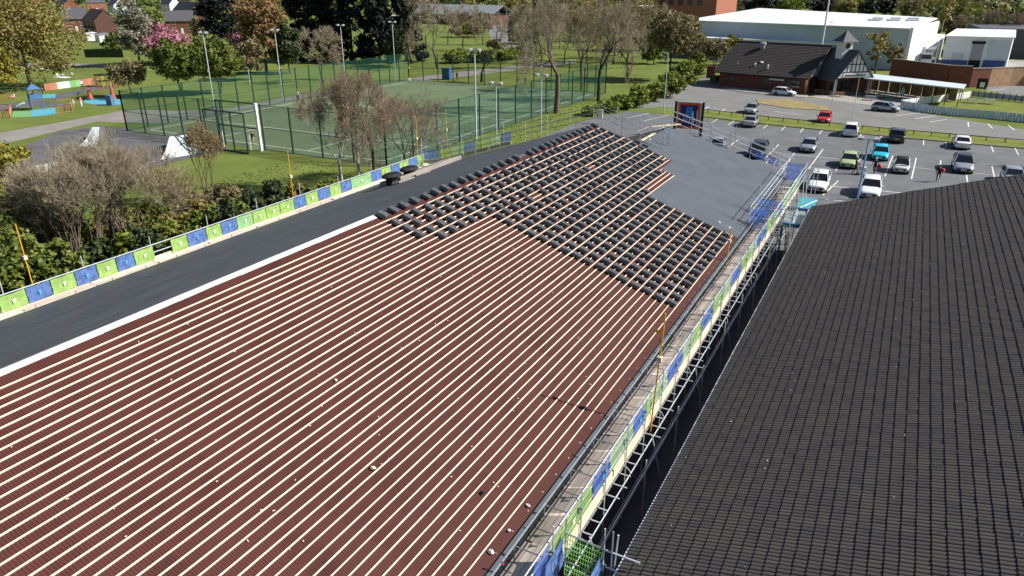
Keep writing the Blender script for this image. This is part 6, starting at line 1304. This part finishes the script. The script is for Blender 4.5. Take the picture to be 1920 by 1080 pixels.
def trolley(p, rz, lab):
    t = thing('shopping_trolley', lab, 'trolley', p, rz); 
    for i in range(6):
        m_ = MB(); m_.bar((-.25 + .1 * i, -.42, .45), (-.25 + .1 * i, -.45, .95), .018); m_.bar((-.25 + .1 * i, -.42, .45), (-.25 + .1 * i, .35, .52), .018); tag(part('wire', m_, M['galv'], t, True), kind='stuff')
    for z, w_ in ((.55, .02), (.75, .02), (.95, .03)):
        for x in (-.27, .27): m_ = MB(); m_.bar((x, -.45, z), (x, .4, z + .02), w_); part('side_rail', m_, M['galv'], t, True)
    m_ = MB(); m_.bar((-.28, .5, 1.02), (.28, .5, 1.02), .035); part('handle', m_, M['cloth_red'], t, True); m_ = MB(); m_.hexa([(-.22, -.38, .5), (.22, -.38, .5), (.22, .3, .54), (-.22, .3, .54)], [(-.24, -.4, .8), (.2, -.4, .85), (.22, .3, .8), (-.2, .3, .9)]); part('load', m_, M['cloth_white'], t, True)
    for x in (-.2, .2):
        m_ = MB(); m_.bar((x, -.35, .12), (x, .42, .2), .03); m_.bar((x, .42, .2), (x, .48, 1.0), .03); tag(part('frame', m_, M['galv'], t, True), kind='stuff')
        for y in (-.35, .4): m_ = MB(); m_.lathe((x, y, .06), [(.06, -.015), (.06, .015)], 10, 'x'); part('wheel', m_, M['tyre'], t, True)
trolley(g(1615, 327), R(80), 'loaded shopping trolley with white goods beside the blue lamp post')
person(559, 189, 'stand', 'cloth_white', 'cloth_dark', R(200), 'person in a white top at the far touchline of the pitch'); person(475, 272, 'walk', 'cloth_dark', 'cloth_tan', R(30), 'person in a dark top inside the goal cage'); person(857, 150, 'stand', 'cloth_dark', 'cloth_dark', 0, 'person in black at the far end of the pitch'); person(768, 155, 'crouch', 'cloth_white', 'cloth_tan', R(40), 'crouching person in pale clothes at the far touchline'); person(767, 137, 'walk', 'cloth_white', 'cloth_blue', R(90), 'person in white on the path beyond the pitch'); person(985, 160, 'stand', 'cloth_dark', 'cloth_blue', 0, 'person in dark clothes at the right end of the pitch')
person(139, 205, 'walk', 'cloth_white', 'cloth_tan', R(10), 'person in a white shirt beside the playground path, left of two'); person(154, 201, 'stand', 'cloth_pink', 'cloth_white', R(-60), 'person in pale clothes beside the playground path, right of two'); person(155, 167, 'walk', 'cloth_white', 'cloth_dark', R(80), 'person in white and black by the low mural wall'); person(26, 184, 'sit', 'cloth_white', 'cloth_pink', R(20), 'person sitting on the grass left of the slide'); person(72, 178, 'stand', 'cloth_white', 'cloth_blue', 0, 'child in white on the slide platform, left of two', 1.25, p=g(70, 205) + Vector((0, 0, 1.55))); person(80, 176, 'stand', 'cloth_pink', 'cloth_dark', 0, 'child in pink behind the slide tower', 1.25); person(185, 158, 'walk', 'cloth_pink', 'cloth_blue', R(90), 'child in pink above the red swing frame', 1.3)
for i, (px, py, tp_, lg, lab) in enumerate(((70, 134, 'cloth_white', 'cloth_dark', 'person in white sitting under the big olive tree, left'), (79, 134, 'cloth_white', 'cloth_tan', 'person in white sitting under the big olive tree, middle'), (89, 133, 'cloth_tan', 'cloth_white', 'person sitting under the big olive tree, right'), (108, 144, 'cloth_white', 'cloth_white', 'person lying in a picnic group on the lawn, left'), (118, 144, 'cloth_white', 'cloth_blue', 'person in the lawn picnic group, middle'), (135, 142, 'cloth_white', 'cloth_tan', 'person in the lawn picnic group, right'))): person(px, py, 'sit', tp_, lg, R(40 * i), lab)
m_ = MB(); p = g(118, 145); m_.box(p.x - 2.4, p.x + 1.6, p.y - .8, p.y + .8, .01, .05); solo('picnic_blanket', m_, M['cloth_white'], 'white picnic blanket on the lawn under the group', 'blanket')
# ------------------------------------------------------------------ playground
for i, (poly, m__, nm) in enumerate((([(22, 220), (24, 209), (58, 208), (60, 219)], 'pad_green', 'green safety pad under the slide'), ([(60, 219), (58, 206), (103, 202), (106, 214)], 'pad_blue', 'turquoise safety pad right of the slide'), ([(80, 184), (80, 177), (104, 176), (104, 183)], 'pad_blue', 'small blue safety pad behind the slide'), ([(158, 193), (160, 184), (210, 183), (232, 190), (228, 196), (190, 198)], 'pad_blue', 'bright blue safety pad by the path'), ([(0, 210), (0, 196), (66, 188), (130, 196), (128, 202), (60, 199)], 'asphalt_dark', None), ([(86, 181), (130, 172), (170, 162), (215, 160), (210, 166), (172, 170), (134, 180), (100, 190)], 'asphalt_dark', None))):
    m_ = MB(); m_.sheet(P(*poly), .012 if nm else .008)
    if nm:
        o = struct('safety_pad', m_, M[m__])
    else: struct('playground_path', m_, M[m__])
def pfence(pts, m__, lab, h=1.0):
    t = thing('playground_fence', lab, 'fence', g(*pts[0]))
    for a_, b_ in zip(pts, pts[1:]):
        A_, B_ = g(*a_), g(*b_); n = max(1, round((B_ - A_).length / 2))
        for i in range(n):
            p, q = A_.lerp(B_, i / n), A_.lerp(B_, (i + 1) / n); m_ = MB(); m_.bar((p.x, p.y, 0), (p.x, p.y, h + .1), .07); part('post', m_, M[m__], t)
            for z in (.15, h): m_ = MB(); m_.bar((p.x, p.y, z), (q.x, q.y, z), .05); part('rail', m_, M[m__], t)
            for k in range(1, 6): m_ = MB(); r_ = p.lerp(q, k / 6); m_.bar((r_.x, r_.y, .15), (r_.x, r_.y, h), .04); part('bar', m_, M[m__], t)
pfence([(0, 222), (20, 221), (22, 208), (0, 207)], 'orange_net', 'orange barrier at the left edge of the playground'); pfence([(106, 214), (136, 210), (134, 196), (108, 199)], 'orange_net', 'orange brown barrier between slide and standing people'); pfence([(208, 165), (224, 164), (222, 155), (207, 154)], 'play_red', 'red playground fence near the small olive tree'); pfence([(0, 188), (30, 186)], 'play_red', 'red low fence at the left edge behind the playground')
mu = thing('mural_wall', 'long low painted wall in red and grey green behind the playground', 'wall', g(120, 166)); A_, B_ = g(84, 170), g(176, 158)
for i in range(8):
    p, q = A_.lerp(B_, i / 8), A_.lerp(B_, (i + 1) / 8); m_ = MB(); m_.bar(p + Vector((0, 0, .6)), q + Vector((0, 0, .6)), .25, 1.2); part('panel', m_, M[['pad_red', 'orange_net', 'clad_blue', 'clad_blue', 'pad_green', 'banner_pale', 'pad_red', 'orange_net'][i]], mu)
p = g(71, 205); sld = thing('slide', 'blue grey slide tower with a pale curved chute', 'slide', p, R(-20))
for x in (-.8, .8):
    for y in (-.8, .8): m_ = MB(); m_.tube((x, y, 0), (x, y, 3.3), .07); part('post', m_, M['play_blue'], sld, True)
m_ = MB(); m_.box(-.85, .85, -.85, .85, 1.45, 1.55); part('platform', m_, M['wood'], sld, True); m_ = MB(); m_.add([(-1, -1, 3.2), (1, -1, 3.2), (1, 1, 3.2), (-1, 1, 3.2), (0, 0, 4.0)], [(3, 2, 1, 0), (0, 1, 4), (1, 2, 4), (2, 3, 4), (3, 0, 4)]); part('canopy', m_, M['play_blue'], sld, True)
for s_ in (-1, 1): m_ = MB(); m_.box(s_ * .83 - .02, s_ * .83 + .02, -.8, .8, 1.6, 2.4); part('side_panel', m_, M['play_blue'], sld, True)
m_ = MB(); pv = [(0, -.8, 1.5), (-.1, -1.7, 1.1), (-.5, -2.5, .75), (-1.2, -3.0, .5), (-2.1, -3.2, .35), (-2.9, -3.2, .3)]
for a_, b_ in zip(pv, pv[1:]): m_.bar(a_, b_, .6, .1); m_.bar(Vector(a_) + Vector((.25, .15, .15)), Vector(b_) + Vector((.25, .15, .15)), .06, .3)
part('chute', m_, M['ramp'], sld, True)
p = g(180, 175); sw = thing('swing', 'red framed swing on the grass beyond the playground path', 'swing', p, R(-35))
for x in (-2, 2):
    for y in (-1.1, 1.1): m_ = MB(); m_.bar((x, y, 0), (x, 0, 2.6), .1); part('leg', m_, M['play_red'], sw, True)
m_ = MB(); m_.bar((-2.1, 0, 2.6), (2.1, 0, 2.6), .1); part('top_bar', m_, M['play_red'], sw, True)
for x in (-.9, .9):
    m_ = MB(); m_.box(x - .25, x + .25, -.1, .1, .5, .55); se = part('seat', m_, M['black'], sw, True)
    for d_ in (-.22, .22): m_ = MB(); m_.bar((x + d_, 0, .55), (x + d_, 0, 2.55), .025); part('chain', m_, M['galv'], se, True)
def spinner(px, py, m__, h, lab):
    p = g(px, py); t = thing('climbing_net', lab, 'play equipment', p); m_ = MB(); m_.tube((0, 0, 0), (0, 0, h), .07); part('pole', m_, M['galv'], t, True); m_ = MB(); m_.lathe((0, 0, .2), [(.5, 0), (.36, h * .3), (.2, h * .7), (.06, h * .85)], 8); part('net', m_, M[m__], t, True)
spinner(170, 187, 'play_red', 2.0, 'red cone climber on the bright blue pad, left one'); spinner(213, 188, 'play_red', 2.8, 'taller red cone climber on the bright blue pad, right one')
p = g(195, 162); t = thing('play_house', 'black and yellow play frame beyond the red swing', 'play equipment', p)
for x in (-1, 1):
    for y in (-.8, .8): m_ = MB(); m_.tube((x, y, 0), (x, y, 2.2), .07); part('post', m_, M['yellow'], t, True)
m_ = MB(); m_.box(-1.1, 1.1, -.9, .9, 1.0, 1.1); part('platform', m_, M['black'], t, True); m_ = MB(); m_.box(-1.1, 1.1, -.95, .95, 2.1, 2.3); part('roof', m_, M['black'], t, True)
p = g(208, 197); m_ = MB(); m_.box(p.x - .7, p.x + .7, p.y - .3, p.y + .3, 0, 1.5); m_.box(p.x - .75, p.x + .75, p.y - .35, p.y + .35, 1.5, 1.6); solo('climbing_wall', m_, M['play_blue'], 'dark blue play panel on the bright blue pad', 'play equipment')
# skate ramps
def ramp(name, lab, quad, h, back, mt_='ramp'):
    a_, b_, c_, d_ = [g(*q_) for q_ in quad]; t = thing(name, lab, 'skate ramp', (a_ + b_ + c_ + d_) / 4); m_ = MB(); n = 6; vs = []
    for i in range(n + 1):
        u = i / n; z = h * (1 - math.cos(u * 1.35)) / (1 - math.cos(1.35)) + .02; p, q = a_.lerp(d_, u), b_.lerp(c_, u); vs += [(p.x, p.y, z), (q.x, q.y, z)]
    m_.add(vs, [(2 * i, 2 * i + 1, 2 * i + 3, 2 * i + 2) for i in range(n)]); part('riding_surface', m_, M[mt_], t)
    m_ = MB(); dk = (d_ - a_).normalized() * back; m_.prism([d_[:2], c_[:2], (c_ + dk)[:2], (d_ + dk)[:2]], 0, h); part('platform', m_, M['asphalt_dark'] if mt_ == 'ramp' else M[mt_], t)
    m_ = MB()
    for e in (0, 1): m_.add([vs[2 * i + e] for i in range(n + 1)] + [(vs[2 * n + e][0], vs[2 * n + e][1], 0)], [tuple(range(n + 2)) if e else tuple(range(n + 1, -1, -1))])
    part('side', m_, M['asphalt_dark'], t)
ramp('skate_ramp', 'white faced skate ramp nearest the goal cage', [(300, 300), (372, 288), (368, 274), (322, 280)], 1.5, 2.0); ramp('skate_ramp', 'pale pyramid skate ramp in the middle of the grey skate park', [(146, 274), (178, 276), (192, 262), (178, 262)], 1.6, 1.2); ramp('skate_ramp', 'pale blue skate ramp with graffiti near the left edge tree', [(76, 352), (122, 340), (118, 326), (74, 334)], 1.3, 1.5)
for px, py, lab in ((226, 318, 'red and white low block on the skate park ground'), (128, 338, 'small red block beside the pale blue ramp')): p = g(px, py); m_ = MB(); m_.hexa([(p.x - .9, p.y - .4, 0), (p.x + .9, p.y - .4, 0), (p.x + .9, p.y + .4, 0), (p.x - .9, p.y + .4, 0)], [(p.x - .6, p.y - .3, .5), (p.x + .7, p.y - .3, .6), (p.x + .7, p.y + .3, .6), (p.x - .6, p.y + .3, .5)]); solo('skate_block', m_, M['play_red'], lab, 'block')
# ------------------------------------------------------------------ small things left on the roofs
def on_roof(px, py, h=.09):
    d = ray(px, py); A_ = np.array([[d.x, -DX], [d.z, -DZ]]); t, k = np.linalg.solve(A_, np.array([RX, RZ - CZ])); return RP(k, d.y * t, h)
def scrap(px, py, sz, m__, name, lab, cat, h=.09):
    p = on_roof(px, py, h); m_ = MB(); r_ = random.Random(px); n = 7; sz *= .62
    v = [(sz * (.7 + .5 * r_.random()) * math.cos(6.28 * i / n), sz * .8 * (.6 + .5 * r_.random()) * math.sin(6.28 * i / n), r_.uniform(-.01, .02)) for i in range(n)] + [(v_[0] * .5, v_[1] * .5, sz * (.35 + .4 * r_.random())) for v_ in [(sz * math.cos(6.28 * i / n), sz * .7 * math.sin(6.28 * i / n)) for i in range(n)]]
    m_.add(v, [(i, (i + 1) % n, n + (i + 1) % n, n + i) for i in range(n)] + [tuple(range(n, 2 * n))]); o = link(name, m_.mesh(name, M[m__])); o.location = p; tag(o, lab, cat)
scrap(629, 717, .14, 'cloth_white', 'white_rag', 'small white rag between the battens left of centre', 'rag'); scrap(698, 881, .19, 'cream_board', 'crumpled_paper', 'crumpled cream paper on the lower brown sheeting', 'paper'); scrap(1105, 724, .13, 'net_banner_pale', 'packet', 'pale green packet near the pole shadow', 'packet'); scrap(903, 928, .16, 'cloth_dark', 'work_glove', 'dark glove with pale cuff on the lower battens', 'glove'); scrap(988, 951, .16, 'cloth_white', 'white_bag', 'crumpled white bag at the gutter, upper one', 'bag'); scrap(953, 998, .13, 'cloth_white', 'white_bag', 'crumpled white bag at the gutter, middle one', 'bag'); scrap(919, 1038, .18, 'cloth_white', 'white_bag', 'crumpled white bag at the gutter, lowest one', 'bag'); scrap(941, 1062, .09, 'cloth_red', 'woollen_hat', 'small red hat in the gutter', 'hat'); scrap(1343, 427, .22, 'cloth_white', 'white_bag', 'white bag on the tile stacks by the grey membrane, left one', 'bag', .4); scrap(1363, 437, .2, 'cloth_white', 'white_bag', 'white bag on the tile stacks by the grey membrane, right one', 'bag', .4); scrap(1362, 447, .18, 'yellow', 'orange_bag', 'orange bag by the lower corner of the tile stacks', 'bag', .3); scrap(1215, 268, .25, 'cloth_white', 'white_bag', 'white bag at the corner of the grey membrane ridge', 'bag', .3); scrap(793, 456, .12, 'brick_tan', 'tile_offcut', 'reddish offcut below the nearest tile stacks', 'offcut')
m_ = MB(); r_ = random.Random(5)                # nails, clips and splinters lying along a few battens
for i in range(90):
    k = r_.choice([3, 7, 9, 13, 14, 15, 17, 20, 21, 25, 26, 29, 31, 34, 38]) + r_.uniform(-.4, .4); y = r_.uniform(7, 32); a_ = r_.uniform(0, 3.1); l_ = r_.uniform(.02, .04); c_ = RP(k, y, .06); d_ = (US * math.cos(a_) + Vector((0, 1, 0)) * math.sin(a_)) * l_; m_.bar(c_ - d_, c_ + d_, .025, .02, NS)
tag(link('wood_chips', m_.mesh('wood_chips', M['cream_board'])), 'pale wood chips scattered over the brown sheeting', 'wood chips', kind='stuff')
for i in range(22):                              # white pipe clip ends along the gutter edge
    pass
m_ = MB()
for i in range(44): y = 11 + i * 1.05; m_.box(ex - .22, ex - .14, y, y + .05, ez + .03, ez + .09)
tag(part('eaves_clip', m_, M['white_paint'], store), kind='stuff')
# two covered piles on the far slope
def far_pt(px, py):
    d = ray(px, py); A_ = np.array([[d.x, 1], [d.z, FM]]); t, s_ = np.linalg.solve(A_, np.array([AX, AZ - CZ])); return Vector((AX - s_, d.y * t, AZ - FM * s_))
for px, py, lab in ((736, 346, 'black covered pile with pale boards on the dark roof, nearer one'), (768, 333, 'black covered pile with pale boards on the dark roof, farther one')):
    p = far_pt(px, py); t = thing('covered_pile', lab, 'covered pile', p, R(-4)); fx = math.atan(FM)
    m_ = MB(); m_.sm = False; n = 12; a_ = [(.62 * math.cos(6.283 * i / n), .95 * math.sin(6.283 * i / n)) for i in range(n)]; m_.add([(x * .9, y * .95, .62 + .03 * math.sin(i * 2)) for i, (x, y) in enumerate(a_)] + [(x, y, .72) for x, y in a_] + [(x * .7, y * .75, .86) for x, y in a_], [tuple(range(n - 1, -1, -1)), tuple(range(2 * n, 3 * n))] + [(j * n + i, j * n + (i + 1) % n, (j + 1) * n + (i + 1) % n, (j + 1) * n + i) for j in (0, 1) for i in range(n)]); part('cover', m_, M['black'], t, True)
    m_ = MB(); m_.hexa([(-.3, -.35, -.12), (.3, -.35, .1), (.3, .35, .1), (-.3, .35, -.12)], [(-.3, -.4, .65), (.3, -.4, .65), (.3, .4, .65), (-.3, .4, .65)]); part('stack', m_, M['cloth_dark'], t, True)
    for i in range(3): m_ = MB(); x = .35 + i * .2; m_.hexa([(x, -.5 + .1 * i, FM * x + .02), (x + .18, -.5 + .1 * i, FM * (x + .18) + .02), (x + .18, 1.5, FM * (x + .18) + .02), (x, 1.5, FM * x + .02)], [(x, -.5 + .1 * i, FM * x + .14), (x + .18, -.5 + .1 * i, FM * (x + .18) + .14), (x + .18, 1.5, FM * (x + .18) + .14), (x, 1.5, FM * x + .14)]); part('board', m_, M['concrete'], t, True)
p = far_pt(795, 322); t = thing('sheet_pile', 'pinkish grey pile of sheets at the far eaves beside the banners', 'sheet pile', p)
for i in range(4): m_ = MB(); m_.hexa([(-1.1 + .03 * i, -4.5, -FM * 1.1 + .09 * i + .02), (1.0, -4.5, FM * 1.0 + .09 * i + .02), (1.0, 4.2, FM * 1.0 + .09 * i + .02), (-1.1 + .03 * i, 4.2, -FM * 1.1 + .09 * i + .02)], [(-1.1 + .03 * i, -4.5, -FM * 1.1 + .09 * i + .1), (1.0, -4.5, FM * 1.0 + .09 * i + .1), (1.0, 4.2, FM * 1.0 + .09 * i + .1), (-1.1 + .03 * i, 4.2, -FM * 1.1 + .09 * i + .1)]); part('sheet', m_, M['concrete'], t, True)
